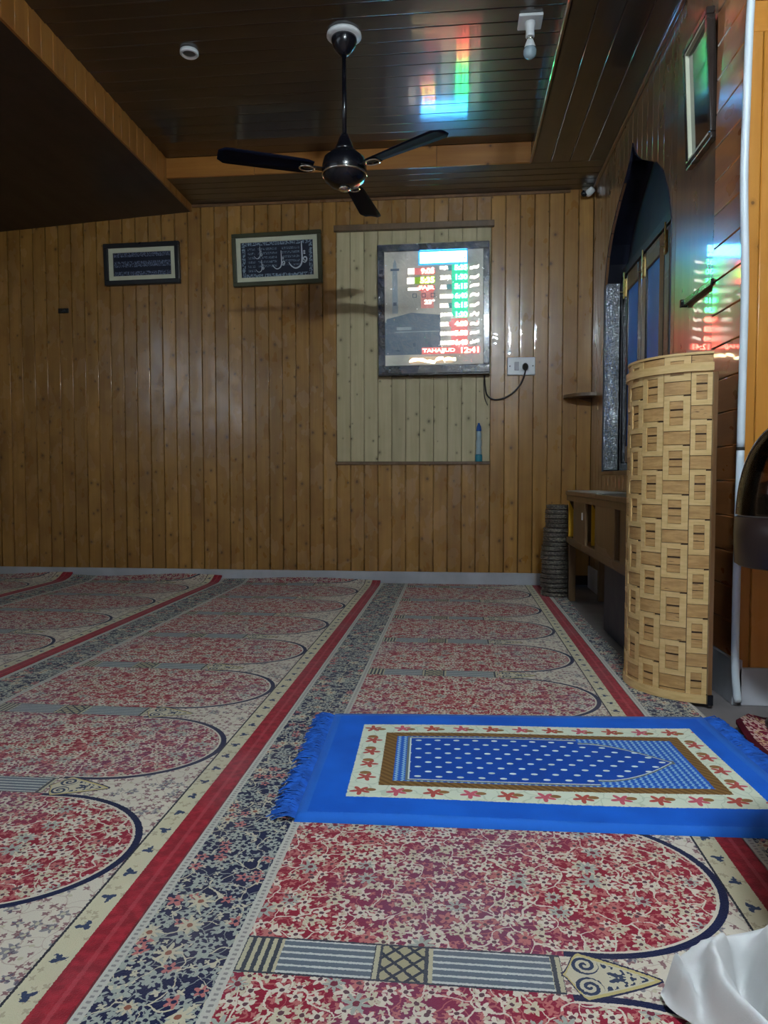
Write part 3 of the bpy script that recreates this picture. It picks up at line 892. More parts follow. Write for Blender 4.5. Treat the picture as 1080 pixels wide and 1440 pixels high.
# ------------------------------------------------------------------ carpets
def runner(name, a0, x_in0, x_in1, y0, y1, sx, label, bulge=0.0, step=0.05):
    """one long carpet; its pattern runs in its own coordinates, x from its left strip's middle"""
    bm = bm_new()
    nx = max(2, int((x_in1 - x_in0) / 0.08)); ny = int((y1 - y0) / step)
    grid = []
    for j in range(ny + 1):
        yy = y0 + (y1 - y0) * j / ny; row = []
        for i in range(nx + 1):
            xx = x_in0 + (x_in1 - x_in0) * i / nx
            zz = 0.0
            f = max(0.0, (yy - (y1 - 0.16)) / 0.16)
            zz += bulge * (f * f) * (0.75 + 0.25 * math.sin(5.0 * xx + a0)) 
            row.append(bm.verts.new((xx, yy, zz + 0.0)))
        grid.append(row)
    for j in range(ny):
        for i in range(nx):
            bm.faces.new((grid[j][i], grid[j][i + 1], grid[j + 1][i + 1], grid[j + 1][i]))
    r_ = bmesh.ops.extrude_face_region(bm, geom=bm.faces[:])
    for v in r_['geom']:
        if isinstance(v, bmesh.types.BMVert): v.co.z -= 0.010
    me = bm_mesh(bm)
    o = link(name, me, M['carpet'], None, (a0, 0, 0)); o.scale = (sx, 1, 1)
    tag(o, label, 'carpet')
    return o
A1, A2, A3, A4 = -0.556, -1.735, -2.90, 0.577
Y0C = -2.9
runner('prayer_carpet', A1, 0.026, 1.156, Y0C, YB - 0.03, 1.0, 'long patterned prayer carpet running under the blue prayer mat to the back wall', 0.0)
runner('prayer_carpet', A2, 0.026, 1.156, Y0C, YB - 0.03, (A1 - A2) / 1.135, 'red and cream arched prayer carpet in the second row left of the blue mat', 0.035)
runner('prayer_carpet', A3, 0.026, 1.156, Y0C, YB - 0.03, (A2 - A3) / 1.135, 'patterned prayer carpet farthest to the left, seen below the small dark wall plate', 0.05)
runner('prayer_carpet', -4.05, 0.30, 1.176, Y0C, YB - 0.03, 1.0, 'patterned carpet strip along the far left wall, barely in view', 0.05)
runner('prayer_carpet', A4, 0.026, 1.156, Y0C, 0.93, 1.0, 'patterned prayer carpet under the kneeling person, mostly outside the frame', 0.0)
# the navy floral strip right of the last red band, cut in a shallow curve by the stand
bm = bm_new()
ny = 62; rows = []
for j in range(ny + 1):
    yy = 0.932 + (4.9 - 0.932) * j / ny
    xr = 0.215 if yy < 2.43 else (0.215 - 0.06 * min(1, (yy - 2.43) / 0.3)) if yy < 2.73 else 0.14 - 0.02 * math.sin((yy - 2.7) * 1.5)
    rows.append([bm.verts.new((0.026 + (xr - 0.026) * i / 4, yy, 0.0)) for i in range(5)])
for j in range(ny):
    for i in range(4): bm.faces.new((rows[j][i], rows[j][i + 1], rows[j + 1][i + 1], rows[j + 1][i]))
r_ = bmesh.ops.extrude_face_region(bm, geom=bm.faces[:])
for v in r_['geom']:
    if isinstance(v, bmesh.types.BMVert): v.co.z -= 0.010
o = link('prayer_carpet', bm_mesh(bm), M['carpet'], None, (A4, 0, 0)); tag(o, 'narrow navy floral carpet edge between the red band and the woven screen', 'carpet')

# red rug whose corner curls up at the honey-pine wall
bm = bm_new(); rows = []
for j in range(25):
    row = []
    for i in range(25):
        lx = 1.5 * i / 24; ly = -1.25 + 1.25 * j / 24
        d = math.hypot(lx - 0.03, ly)
        z = 0.036 * math.exp(-(d / 0.06) ** 2) + 0.012
        if lx < 0.1: ly -= 0.11 * (0.1 - lx) / 0.1
        row.append(bm.verts.new((lx, ly, z)))
    rows.append(row)
for j in range(24):
    for i in range(24): bm.faces.new((rows[j][i], rows[j][i + 1], rows[j + 1][i + 1], rows[j + 1][i]))
r_ = bmesh.ops.extrude_face_region(bm, geom=bm.faces[:])
for v in r_['geom']:
    if isinstance(v, bmesh.types.BMVert): v.co.z -= 0.011
rug = link('floral_rug', bm_mesh(bm, smooth=True), M['rug'], None, (0.846, 2.32, -0.0155), smooth=True); rug.rotation_euler.z = 0.0
tag(rug, 'red floral rug with a curled-up corner by the white conduit', 'rug')

# ------------------------------------------------------------------ blue prayer mat
MAT = ((-0.345, 1.500), (0.795, 1.530), (0.765, 2.262), (-0.372, 2.181))   # near-left, near-right, far-right, far-left
pm = empty('prayer_mat', (-0.35, 1.51, 0.0)); tag(pm, 'blue prayer mat with white flowered border and fringed ends', 'prayer mat')
def mat_pt(s, t):
    (ax, ay), (bx, by), (cx_, cy_), (dx, dy) = MAT
    x_ = (1 - s) * (1 - t) * ax + s * (1 - t) * bx + s * t * cx_ + (1 - s) * t * dx
    y_ = (1 - s) * (1 - t) * ay + s * (1 - t) * by + s * t * cy_ + (1 - s) * t * dy
    z_ = 0.002 + 0.0025 * math.sin(7 * s + 3 * t) * math.sin(5 * t + 1) + 0.0025
    return Vector((x_ - pm.location.x, y_ - pm.location.y, z_))
bm = bm_new(); uvl = bm.loops.layers.uv.new('UVMap')
NS, NT = 48, 28
g = [[bm.verts.new(mat_pt(i / NS, j / NT) + Vector((0, 0, 0.009))) for i in range(NS + 1)] for j in range(NT + 1)]
uvof = {}
for j in range(NT + 1):
    for i in range(NS + 1): uvof[g[j][i]] = (1.12 * i / NS, 0.69 * j / NT)
for j in range(NT):
    for i in range(NS):
        f = bm.faces.new((g[j][i], g[j][i + 1], g[j + 1][i + 1], g[j + 1][i]))
        for lp in f.loops: lp[uvl].uv = uvof[lp.vert]
# thickness: skirt round the edge
rim = [g[0][i] for i in range(NS + 1)] + [g[j][NS] for j in range(1, NT + 1)] + [g[NT][i] for i in range(NS - 1, -1, -1)] + [g[j][0] for j in range(NT - 1, 0, -1)]
low = []
for v in rim:
    c = Vector((0.5, 0.35, 0)); d = (Vector((v.co.x, v.co.y, 0)) - c).normalized() * 0.004
    w = bm.verts.new((v.co.x + d.x, v.co.y + d.y, 0.0005)); uvof[w] = uvof[v]; low.append(w)
for k in range(len(rim)):
    a, b_ = rim[k], rim[(k + 1) % len(rim)]; c, d = low[(k + 1) % len(rim)], low[k]
    f = bm.faces.new((a, b_, c, d))
    for lp in f.loops: lp[uvl].uv = uvof[lp.vert]
link('pile', bm_mesh(bm, smooth=True), M['mat'], pm)
for end, s0, sgn in (('fringe', 0.0, -1), ('fringe', 1.0, 1)):
    bm = bm_new()
    for k in range(230):
        t = (k + 0.5) / 230
        p = mat_pt(s0, t); p.z = 0.008
        L = R.uniform(0.045, 0.068); dy = R.uniform(-0.012, 0.012)
        tube(bm, [p, p + Vector((sgn * L * 0.35, dy * 0.3, 0.003 + R.uniform(0, 0.006))), p + Vector((sgn * L * 0.75, dy * 0.7, 0.002 + R.uniform(0, 0.006))), p + Vector((sgn * L, dy, -0.003))],
             [0.0022, 0.0022, 0.002, 0.0012], 4)
    f = link(end, bm_mesh(bm), M['fringe'], pm); f['kind'] = 'stuff'

# ------------------------------------------------------------------ woven half-round screen (pulpit front)
ws = empty('woven_screen', (0.872, 2.675, 0.0)); tag(ws, 'half-round woven bamboo screen standing at the brown board wall', 'screen')
RAD = 0.240
def cyl(bm, a0, a1, z0, z1, r0, r1, nseg=4):
    """curved slab between angles (degrees), heights and radii"""
    V = []
    for i in range(nseg + 1):
        a = math.radians(a0 + (a1 - a0) * i / nseg)
        V.append([bm.verts.new((r * math.cos(a), r * math.sin(a), z)) for r, z in ((r0, z0), (r1, z0), (r1, z1), (r0, z1))])
    for A_, B_ in zip(V, V[1:]):
        for k in range(4): bm.faces.new((A_[k], B_[k], B_[(k + 1) % 4], A_[(k + 1) % 4]))
    bm.faces.new(V[0][::-1]); bm.faces.new(V[-1])
bm = bm_new(); cyl(bm, -98, -262, 0.004, 1.165, RAD - 0.012, RAD - 0.004, 36)
link('sheet', bm_mesh(bm), M['weave_gap'], ws)
CW = 0.088; CA = math.degrees(CW / RAD)
PER = 0.165
def weave_meshes(z0, z1, w_deg, kind):
    bm = bm_new(); h = w_deg / 2; g_ = 0.26
    if kind == 'panel':
        cyl(bm, -h + g_, h - g_, z0 + 0.001, z1 - 0.001, RAD - 0.005, RAD - 0.0005, 4)
    elif kind == 'frame':
        s = w_deg * 0.235
        cyl(bm, -h + g_, -h + s, z0, z1, RAD - 0.005, RAD + 0.0022, 1)
        cyl(bm, h - s * 1.1, h - g_, z0, z1 - 0.004, RAD - 0.005, RAD + 0.0022, 1)
        cyl(bm, -h + s, h - s * 1.1, z0, z0 + 0.0185, RAD - 0.005, RAD + 0.0016, 2)
        cyl(bm, -h + s, h - s * 1.1, z1 - 0.0185, z1, RAD - 0.005, RAD + 0.0016, 2)
    else:
        s = w_deg * 0.215; n = 3
        for k in range(n):
            a = z0 + 0.0185 + (z1 - z0 - 0.037) * k / n; b_ = z0 + 0.0185 + (z1 - z0 - 0.037) * (k + 1) / n
            cyl(bm, -h + s, h - s * 1.1, a + 0.0012, b_ - (0.005 if k % 2 else 0.0012), RAD - 0.005, RAD - 0.001, 2)
    return bm_mesh(bm)
WM = {}
def wv(kind, z0, z1, wd, ang):
    key = (kind, round(z1 - z0, 4), round(wd, 2))
    if key not in WM:
        WM[key] = weave_meshes(0.0, z1 - z0, wd, kind); WM[key].materials.append(M['weave_pale'] if kind == 'frame' else M['weave_dark'])
    o = bpy.data.objects.new({'frame': 'pale_strip', 'panel': 'brown_slat', 'slats': 'slat_window'}[kind], WM[key]); COL.objects.link(o)
    o.parent = ws; o.location = (0, 0, z0); o.rotation_euler = (0, 0, math.radians(ang))
PH = 0.045   # panel height
cols = [(-98.0 - 8.0, 16.0, 1)]
a_ = -98.0 - 16.0
c_ = 0
while a_ - CA > -258:
    cols.append((a_ - CA / 2, CA, c_ % 2)); a_ -= CA; c_ += 1
if a_ > -261: cols.append(((a_ - 262) / 2, a_ + 262, c_ % 2))
for ang, wd, par in cols:
    zc = 1.053 - (PER / 2 if par else 0.0)
    z = zc + 2 * PER
    while z > -PER:
        p0, p1 = z - PH / 2, z + PH / 2
        f0, f1 = z + PH / 2 + 0.001, z + PER - PH / 2 - 0.001
        lo, hi = 0.006, 1.162
        if p1 > lo + 0.006 and p0 < hi - 0.006: wv('panel', max(p0, lo), min(p1, hi), wd, ang)
        q0, q1 = max(f0, lo), min(f1, hi)
        if q1 - q0 > 0.045:
            wv('frame', q0, q1, wd, ang); wv('slats', q0, q1, wd, ang)
        elif q1 - q0 > 0.008:
            wv('panel', q0, q1, wd, ang)
        z -= PER
bm = bm_new(); cyl(bm, -98, -262, 1.105, 1.132, RAD - 0.002, RAD + 0.010, 36); cyl(bm, -98, -262, 1.160, 1.168, RAD - 0.014, RAD + 0.004, 36)
link('rim_band', bm_mesh(bm), M['weave_pale'], ws)
bm = bm_new(); cyl(bm, -98, -262, 0.002, 0.03, RAD - 0.002, RAD + 0.006, 36)
link('foot_band', bm_mesh(bm), M['weave_pale'], ws)
for yy in (-0.245, 0.235):
    p = link('post', boxmesh(-0.036, -0.022, yy - 0.008, yy + 0.008, 0.035, 1.10, 0.002), M['right'], ws)
    link('foot', boxmesh(-0.037, -0.018, yy - 0.010, yy + 0.010, 0.0, 0.035, 0.002), M['black'], p)

# ------------------------------------------------------------------ slatted stand against the right wall
st = empty('slatted_stand', (0.70, 3.75, -0.012)); tag(st, 'low brown slatted stand under the arched window, its top with a painted grey sheen', 'stand')
def S(name, me, mat, parent=st):
    o = link(name, me, mat, parent); o.matrix_parent_inverse = Matrix.Translation(st.location).inverted() if parent is st else Matrix(); return o
SY0, SY1 = 2.93, 4.56
S('top', boxmesh(0.692, XR - 0.016, SY0, SY1 + 0.01, 0.652, 0.676, 0.004), M['stand'])
S('top_sheen', boxmesh(0.70, XR - 0.05, 3.62, SY1 - 0.01, 0.676, 0.681, 0.001), M['greytop'])  # thin grey slab imitates the sheen reflected on the wooden top
# front slats with gaps between
slats = [(3.93, 4.31, 1), (3.22, 3.66, 2), (2.95, 3.11, 3)]
for a, b_, k in slats:
    S('front_slat', boxmesh(0.70, 0.715, a, b_, 0.38, 0.65, 0.002), M['stand'])
S('rail', boxmesh(0.698, 0.72, SY0, SY1, 0.355, 0.392, 0.003), M['stand'])
S('rail', boxmesh(0.698, 0.72, SY0, SY1, 0.618, 0.652, 0.003), M['stand'])
for yy, xa in ((4.53, 0.706), (3.915, 0.732)):                                        # yellow uprights seen through the gaps, slanted tops imitate the rail's shadow edge
    bm = bm_new(); prism(bm, [(xa, 0.393), (xa + 0.042, 0.393), (xa + 0.042, 0.535), (xa, 0.617)], yy - 0.01, yy + 0.01)
    S('divider', bm_mesh(bm), M['yellow'])
for yy in (3.23, 4.55):
    S('side_panel', boxmesh(0.715, XR - 0.02, yy - 0.009, yy + 0.009, 0.36, 0.652, 0.002), M['stand'])
S('bottom_board', boxmesh(0.716, XR - 0.02, SY0, SY1, 0.340, 0.356, 0.002), M['stand'])
for yy, xx in ((SY0 + 0.03, 0.73), (SY1 - 0.03, 0.73), (SY0 + 0.03, 0.91), (SY1 - 0.03, 0.91)):
    S('leg', boxmesh(xx - 0.02, xx + 0.02, yy - 0.02, yy + 0.02, -0.012, 0.342, 0.003), M['stand'])
S('lower_panel', boxmesh(0.742, 0.757, SY0 + 0.05, 3.62, 0.0, 0.342, 0.002), M['navy'])
wp = S('white_tab', boxmesh(0.6975, 0.7, 4.005, 4.03, 0.525, 0.565, 0.001), M['white'])

# ------------------------------------------------------------------ stack of woven caps beside the stand
def cap_mesh(seed):
    rr = random.Random(seed)
    bm = bm_new(); n = 28
    prof = [(0.060, 0.0265), (0.080, 0.0262), (0.089, 0.021), (0.082, 0.015), (0.083, 0.011), (0.090, 0.006), (0.084, 0.0012), (0.060, 0.001)]
    rings = []
    for k, (r, z) in enumerate(prof):
        ring = []
        for i in range(n):
            a = 2 * PI * i / n
            q = 1 + 0.035 * math.sin(9 * a + seed) * (1 if k in (1, 2, 3) else 0.3) + rr.uniform(-0.03, 0.03)
            ring.append(bm.verts.new((r * q * math.cos(a), r * q * math.sin(a), z + rr.uniform(-0.0009, 0.0009))))
        rings.append(ring)
    for a, b_ in zip(rings, rings[1:]):
        for i in range(n): bm.faces.new((a[i], a[(i + 1) % n], b_[(i + 1) % n], b_[i]))
    bm.faces.new(rings[0]); bm.faces.new(rings[-1][::-1])
    return bm_mesh(bm, smooth=True)
caps = [cap_mesh(s) for s in range(4)]
NC = 20
ORD = 'first second third fourth fifth sixth seventh eighth ninth tenth eleventh twelfth thirteenth fourteenth fifteenth sixteenth seventeenth eighteenth nineteenth twentieth'.split()
for k in range(NC):
    f = k / (NC - 1)
    o = link('skullcap', caps[k % 4], M['cap'])
    o.location = (0.655 - 0.012 * math.sin(4 * f) + R.uniform(-0.004, 0.004), 4.665 + R.uniform(-0.004, 0.004), 0.001 + 0.0294 * k)
    s = 1.08 - 0.20 * f + R.uniform(-0.05, 0.05); o.scale = (s, s, 1); o.rotation_euler = (0, 0, R.uniform(0, 6))
    if k == 0: lab = 'dark woven cap at the very bottom of the tall stack, on the carpet'
    elif k == NC - 1: lab = 'dark woven cap on top of the tall stack beside the slatted stand'
    else: lab = 'dark ridged woven cap, %s from the bottom of the tall corner stack' % ORD[k]
    tag(o, lab, 'cap', 'woven caps in the corner stack')

# ------------------------------------------------------------------ corner shelf, wall plate, socket, cable, tube bottle
cs = empty('corner_shelf', (XR, YB, 1.315)); tag(cs, 'small dark rounded shelf in the corner above the slatted stand', 'shelf')
bm = bm_new()
n = 14
pts = [(-0.002, -0.002)] + [(-0.19 * math.cos(PI / 2 * i / n) - 0.002, -0.19 * math.sin(PI / 2 * i / n) - 0.002) for i in range(n + 1)]
A = [bm.verts.new((x_, y_, 0.0)) for x_, y_ in pts]; B = [bm.verts.new((x_, y_, 0.022)) for x_, y_ in pts]
bm.faces.new(A[::-1]); bm.faces.new(B)
for k in range(len(pts)): bm.faces.new((A[k], A[(k + 1) % len(pts)], B[(k + 1) % len(pts)], B[k]))
link('board', bm_mesh(bm), M['stand'], cs)
bm = bm_new(); prism(bm, [(-0.10, 0.0), (-0.004, 0.0), (-0.004, -0.03)], -0.012, -0.004)
link('bracket', bm_mesh(bm), M['stand'], cs)

wpx = empty('wall_plate', (-2.92, YB, 2.008)); tag(wpx, 'small dark wall plate on the boards below the left framed picture', 'plate')
link('plate', boxmesh(-0.04, 0.04, -0.010, 0.0, -0.018, 0.018, 0.003), M['black'], wpx)
link('clip', boxmesh(-0.012, 0.012, -0.02, -0.009, -0.01, 0.01, 0.002), M['black'], wpx)

sk = empty('socket_board', (0.458, YB, 1.543)); tag(sk, 'white switch and socket board on the glossy wall boards', 'socket')
link('plate', boxmesh(-0.096, 0.096, -0.022, 0.0, -0.062, 0.062, 0.005), M['white'], sk)
for xx in (-0.08, 0.08): link('screw', lathemesh([(0.004, 0), (0.004, 0.003)], 10), M['black'], sk, (xx, -0.022, 0)).rotation_euler = (PI / 2, 0, 0)
link('switch', boxmesh(-0.048, -0.014, -0.030, -0.021, -0.03, 0.03, 0.003), M['plinth'], sk)
link('outlet', boxmesh(-0.004, 0.052, -0.025, -0.021, -0.035, 0.035, 0.002), M['white'], sk)
pc = empty('plug_cable', (0.484, YB - 0.0262, 1.535)); tag(pc, 'black plug and cable looping from the socket to the display board', 'cable')
plug = link('plug', lathemesh([(0.019, 0.0), (0.021, 0.012), (0.017, 0.03), (0.009, 0.045)], 16), M['cable'], pc); plug.rotation_euler = (PI / 2, 0, 0); plug.scale = (1, 1.3, 1)
cab = [(0.0, -0.035, -0.008), (-0.005, -0.03, -0.05), (-0.03, -0.012, -0.115), (-0.08, 0.006, -0.175), (-0.15, 0.012, -0.215), (-0.215, 0.012, -0.222), (-0.262, 0.010, -0.19), (-0.278, 0.004, -0.12), (-0.281, -0.01, -0.054)]
link('cord', tubemesh(spline(cab, 8), 0.0055, 8), M['cable'], pc)
link('cord', tubemesh(spline([(-0.286, -0.01, -0.054), (-0.286, 0.006, -0.13), (-0.278, 0.014, -0.21), (-0.258, 0.014, -0.262)], 8), 0.003, 6), M['cable'], pc)

tb = empty('tube_bottle', (0.165, YB - 0.02, PZ0 + 0.008)); tag(tb, 'slim clear bottle with blue cap and teal base on the pale board ledge', 'bottle')
link('base', lathemesh([(0.024, 0.0), (0.025, 0.004), (0.025, 0.045), (0.022, 0.05)], 20), plain('teal_plastic', srgb(24, 128, 150), 0.35), tb)
link('body', lathemesh([(0.020, 0.05), (0.021, 0.08), (0.017, 0.098), (0.021, 0.115), (0.021, 0.145), (0.016, 0.160), (0.019, 0.175), (0.018, 0.205), (0.014, 0.215)], 20), plain('pale_bottle', srgb(170, 196, 206), 0.15, coat=1.0), tb)
link('cap', lathemesh([(0.018, 0.215), (0.019, 0.22), (0.014, 0.25), (0.008, 0.26), (0.007, 0.272)], 20), plain('blue_cap', srgb(30, 84, 160), 0.3), tb)

# ------------------------------------------------------------------ framed calligraphy
def picture(name, cx, cz, w, h, rot, fm, inner, label, mw=0.045, fw=0.035):
    p = empty(name, (cx, YB - 0.002, cz)); p.rotation_euler = (0.035, rot, 0); tag(p, label, 'picture')
    bm = bm_new()
    for sx0, sx1, sz0, sz1 in ((-w / 2, w / 2, h / 2 - fw, h / 2), (-w / 2, w / 2, -h / 2, -h / 2 + fw), (-w / 2, -w / 2 + fw, -h / 2 + fw, h / 2 - fw), (w / 2 - fw, w / 2, -h / 2 + fw, h / 2 - fw)):
        box(bm, sx0, sx1, -0.034, 0.0, sz0, sz1, 0.004)
    link('frame', bm_mesh(bm), fm, p)
    a, b_ = w / 2 - fw + 0.002, h / 2 - fw + 0.002
    bm = bm_new()
    for sx0, sx1, sz0, sz1 in ((-a, a, b_ - mw, b_), (-a, a, -b_, -b_ + mw), (-a, -a + mw, -b_ + mw, b_ - mw), (a - mw, a, -b_ + mw, b_ - mw)):
        box(bm, sx0, sx1, -0.022, -0.012, sz0, sz1)
    link('mat_board', bm_mesh(bm), M['matboard'], p)
    link('velvet', boxmesh(-a + mw - 0.002, a - mw + 0.002, -0.014, -0.006, -b_ + mw - 0.002, b_ - mw + 0.002), inner, p)
    return p
picture('framed_calligraphy', -2.297, 2.333, 0.575, 0.300, -0.012, M['frame_black'], M['glitter'], 'black framed navy panel with three rows of silver script, on the far left', 0.034, 0.034)
p2 = picture('framed_calligraphy', -1.285, 2.338, 0.655, 0.372, -0.022, M['frame_olive'], M['glitter2'], 'larger olive framed navy calligraphy with sweeping silver strokes, beside the pale panel', 0.034, 0.030)
def stroke(bm, pts, wd):
    """flat calligraphic stroke in x,z"""
    pts = spline([(x_, 0, z_) for x_, z_ in pts], 10); n = len(pts)
    prev = None
    for i, p in enumerate(pts):
        d = (pts[min(i + 1, n - 1)] - pts[max(i - 1, 0)]).normalized(); nn = Vector((-d.z, 0, d.x))
        t = i / (n - 1); w = wd * (0.35 + 0.65 * math.sin(PI * min(1, 0.12 + t * 0.86)))
        a = bm.verts.new(p + nn * w + Vector((0, -0.0175, 0))); b_ = bm.verts.new(p - nn * w + Vector((0, -0.0175, 0)))
        if prev: bm.faces.new((prev[0], a, b_, prev[1]))
        prev = (a, b_)
def qul(cx, cz, s):
    """the word qaf-lam: tall lam sweeping into a bowl, round qaf head at its right, two dots"""
    bm = bm_new()
    f = lambda l: [(cx + a * s, cz + b_ * s) for a, b_ in l]
    stroke(bm, f([(0.02, 1.0), (0.03, 0.4), (0.03, -0.25), (-0.1, -0.62), (-0.42, -0.78), (-0.72, -0.62), (-0.9, -0.36)]), 0.055 * s)
    stroke(bm, f([(0.03, -0.3), (0.2, -0.42), (0.34, -0.30), (0.34, -0.12), (0.22, -0.06), (0.13, -0.16), (0.2, -0.28), (0.34, -0.28)]), 0.05 * s)
    for a, b_ in ((0.2, 0.16), (0.2, 0.30)):
        stroke(bm, f([(a - 0.06, b_), (a + 0.0, b_ + 0.03), (a + 0.07, b_)]), 0.055 * s)
    return bm
for cx, cz, s in ((0.180, 0.01, 0.105), (0.03, -0.015, 0.072), (-0.125, 0.045, 0.048), (-0.115, -0.05, 0.048)):
    o = link('script_stroke', bm_mesh(qul(cx, cz, s)), M['silver_ink'], p2)

# ------------------------------------------------------------------ lit prayer-time display
DX0, DX1, DZ0, DZ1 = -0.550, 0.234, 1.497, 2.398
db = empty('prayer_time_display', (-0.158, YB - 0.012, 1.948)); tag(db, 'lit prayer time board in a film-wrapped black frame on the pale panel', 'display')
db.rotation_euler = (0.02, -0.008, 0)
w, h = DX1 - DX0, DZ1 - DZ0
fw = 0.050
bm = bm_new()
for a in ((-w / 2, w / 2, h / 2 - fw, h / 2), (-w / 2, w / 2, -h / 2, -h / 2 + fw * 1.2), (-w / 2, -w / 2 + fw, -h / 2 + fw * 1.2, h / 2 - fw), (w / 2 - fw * 0.9, w / 2, -h / 2 + fw * 1.2, h / 2 - fw)):
    box(bm, a[0], a[1], -0.055, 0.0, a[2], a[3], 0.006)
link('frame', bm_mesh(bm), plain('blue_black_frame', srgb(20, 34, 58), 0.2, coat=0.6), db)
link('panel', boxmesh(-w / 2 + 0.04, w / 2 - 0.035, -0.040, -0.01, -h / 2 + 0.05, h / 2 - 0.045), M['panel'], db)
link('bottom_ledge', boxmesh(-w / 2, w / 2, -0.06, 0.0, -h / 2 - 0.012, -h / 2, 0.003), M['black'], db)
# panel-pixel helper: the board's face measured in photo-like units, 0..142 across and 0..158 down
IX0, IX1, IZ0, IZ1 = -w / 2 + fw, w / 2 - fw * 0.9, -h / 2 + fw * 1.2, h / 2 - fw
def PXY(a, b_): return IX0 + (IX1 - IX0) * a, IZ1 - (IZ1 - IZ0) * b_
def quad(name, a0, b0, a1, b1, mat, dep, th=0.001):
    x0, z1 = PXY(a0, b0); x1, z0 = PXY(a1, b1)
    return link(name, boxmesh(x0, x1, -0.040 - dep, -0.040 - dep + th, z0, z1), mat, db)
def polyp(name, pts, mat, dep):
    bm = bm_new(); prism(bm, [PXY(a, b_) for a, b_ in pts], -0.040 - dep, -0.0398)
    return link(name, bm_mesh(bm), mat, db)
def text_mesh(body, size, sx=1.0, bold=0.0):
    cu = bpy.data.curves.new('text', 'FONT'); cu.body = body; cu.size = size; cu.offset = bold; cu.extrude = 0.0008
    cu.resolution_u = 3
    o = bpy.data.objects.new('text', cu); COL.objects.link(o)
    bpy.context.view_layer.update()
    dg = bpy.context.evaluated_depsgraph_get()
    me = bpy.data.meshes.new_from_object(o.evaluated_get(dg))
    bpy.data.objects.remove(o); bpy.data.curves.remove(cu)
    return me
def put_text(name, body, a0, b0, a1, b1, mat, dep=0.0022, bold=0.004):
    me = text_mesh(body, 0.1, bold=bold)
    xs = [v.co.x for v in me.vertices]; ys = [v.co.y for v in me.vertices]
    x0, z1 = PXY(a0, b0); x1, z0 = PXY(a1, b1)
    fx = (x1 - x0) / (max(xs) - min(xs)); fy = (z1 - z0) / (max(ys) - min(ys))
    for v in me.vertices:
        X_, Y_, Z_ = v.co
        v.co = (x0 + (X_ - min(xs)) * fx, -0.040 - dep - Z_ * 0.3, z0 + (Y_ - min(ys)) * fy)
    me.materials.clear(); me.materials.append(mat)
    return link(name, me, mat, db)
# printed picture: minaret left, dark cube-shaped building below
polyp('printed_building', [(0.02, 0.585), (0.27, 0.535), (0.565, 0.560), (0.57, 0.905), (0.0, 0.905), (0.0, 0.62)], M['print_dark'], 0.0006)
quad('printed_band', 0.12, 0.66, 0.27, 0.685, M['print_mid'], 0.0010); quad('printed_band', 0.10, 0.70, 0.56, 0.706, M['print_mid'], 0.0010)
polyp('printed_minaret', [(0.075, 0.54), (0.080, 0.19), (0.090, 0.10), (0.105, 0.06), (0.12, 0.10), (0.13, 0.19), (0.135, 0.54)], M['print_mid'], 0.0006)
quad('printed_balcony', 0.06, 0.145, 0.15, 0.165, M['print_dark'], 0.0008); quad('printed_balcony', 0.085, 0.44, 0.12, 0.47, M['print_dark'], 0.0008)
# LED windows
quad('led_window', 0.345, -0.03, 0.845, 0.125, M['win_blue'], 0.0008)
quad('led_title', 0.362, 0.012, 0.835, 0.108, M['led_title'], 0.0016)
quad('led_window', 0.685, 0.125, 0.845, 0.575, M['win_green'], 0.0009)
quad('led_window', 0.675, 0.595, 0.84, 0.90, M['win_red'], 0.0009)
quad('led_window', 0.30, 0.147, 0.515, 0.205, M['win_red'], 0.0009)
quad('led_window', 0.30, 0.225, 0.515, 0.285, M['win_lime'], 0.0009)
quad('led_window', 0.36, 0.300, 0.515, 0.345, M['win_red'], 0.0009)
quad('led_window', 0.37, 0.345, 0.50, 0.50, plain('faint_red_window', srgb(170, 120, 112), 0.4, emis=srgb(190, 112, 108), estr=0.5), 0.0007)
quad('led_window', 0.375, 0.845, 0.97, 0.905, M['win_red'], 0.0009)
quad('led_window', 0.25, 0.925, 0.70, 0.985, M['win_warm'], 0.0009)
put_text('led_time', '9:05', 0.372, 0.150, 0.508, 0.200, M['led_red'])
put_text('led_time', '5:35', 0.366, 0.228, 0.508, 0.280, M['led_lime'])
put_text('led_text', 'FAJR', 0.352, 0.303, 0.508, 0.345, M['led_red'])
put_text('led_text', '23°', 0.405, 0.425, 0.510, 0.465, M['led_white'])
for k in range(3):
    bm = bm_new(); x0, z1 = PXY(0.285 + 0.093 * k, 0.368); x1, z0 = PXY(0.327 + 0.093 * k, 0.405)
    for a in ((x0, x1, z1 - 0.004, z1), (x0, x1, z0, z0 + 0.004), (x0, x0 + 0.004, z0, z1), (x1 - 0.004, x1, z0, z1)): box(bm, a[0], a[1], -0.0415, -0.0405, a[2], a[3])
    link('printed_icon', bm_mesh(bm), M['print_dark'], db)
for a0, a1, bb_ in ((0.24, 0.305, 0.175), (0.23, 0.305, 0.257)): put_text('led_text', '\uFEE1\uFEE3', a0, bb_ - 0.028, a1, bb_ + 0.025, M['led_white']) if False else quad('led_label', a0, bb_ - 0.026, a1, bb_ + 0.024, M['led_white'], 0.0018)
quad('led_label', 0.238, 0.318, 0.345, 0.340, M['led_white'], 0.0018)
rows = [('FAJR', '5:35', 0.085), ('ZUHR', '1:30', 0.115), ('ASR', '5:15', 0.07), ('MAGHRIB', '6:40', 0.135), ('ISHA', '8:15', 0.09), ("JUM'A", '1:30', 0.13), ('SEHR', '4:00', 0.09), ('SUNRISE', '5:58', 0.145), ('SUNSET', '6:40', 0.145)]
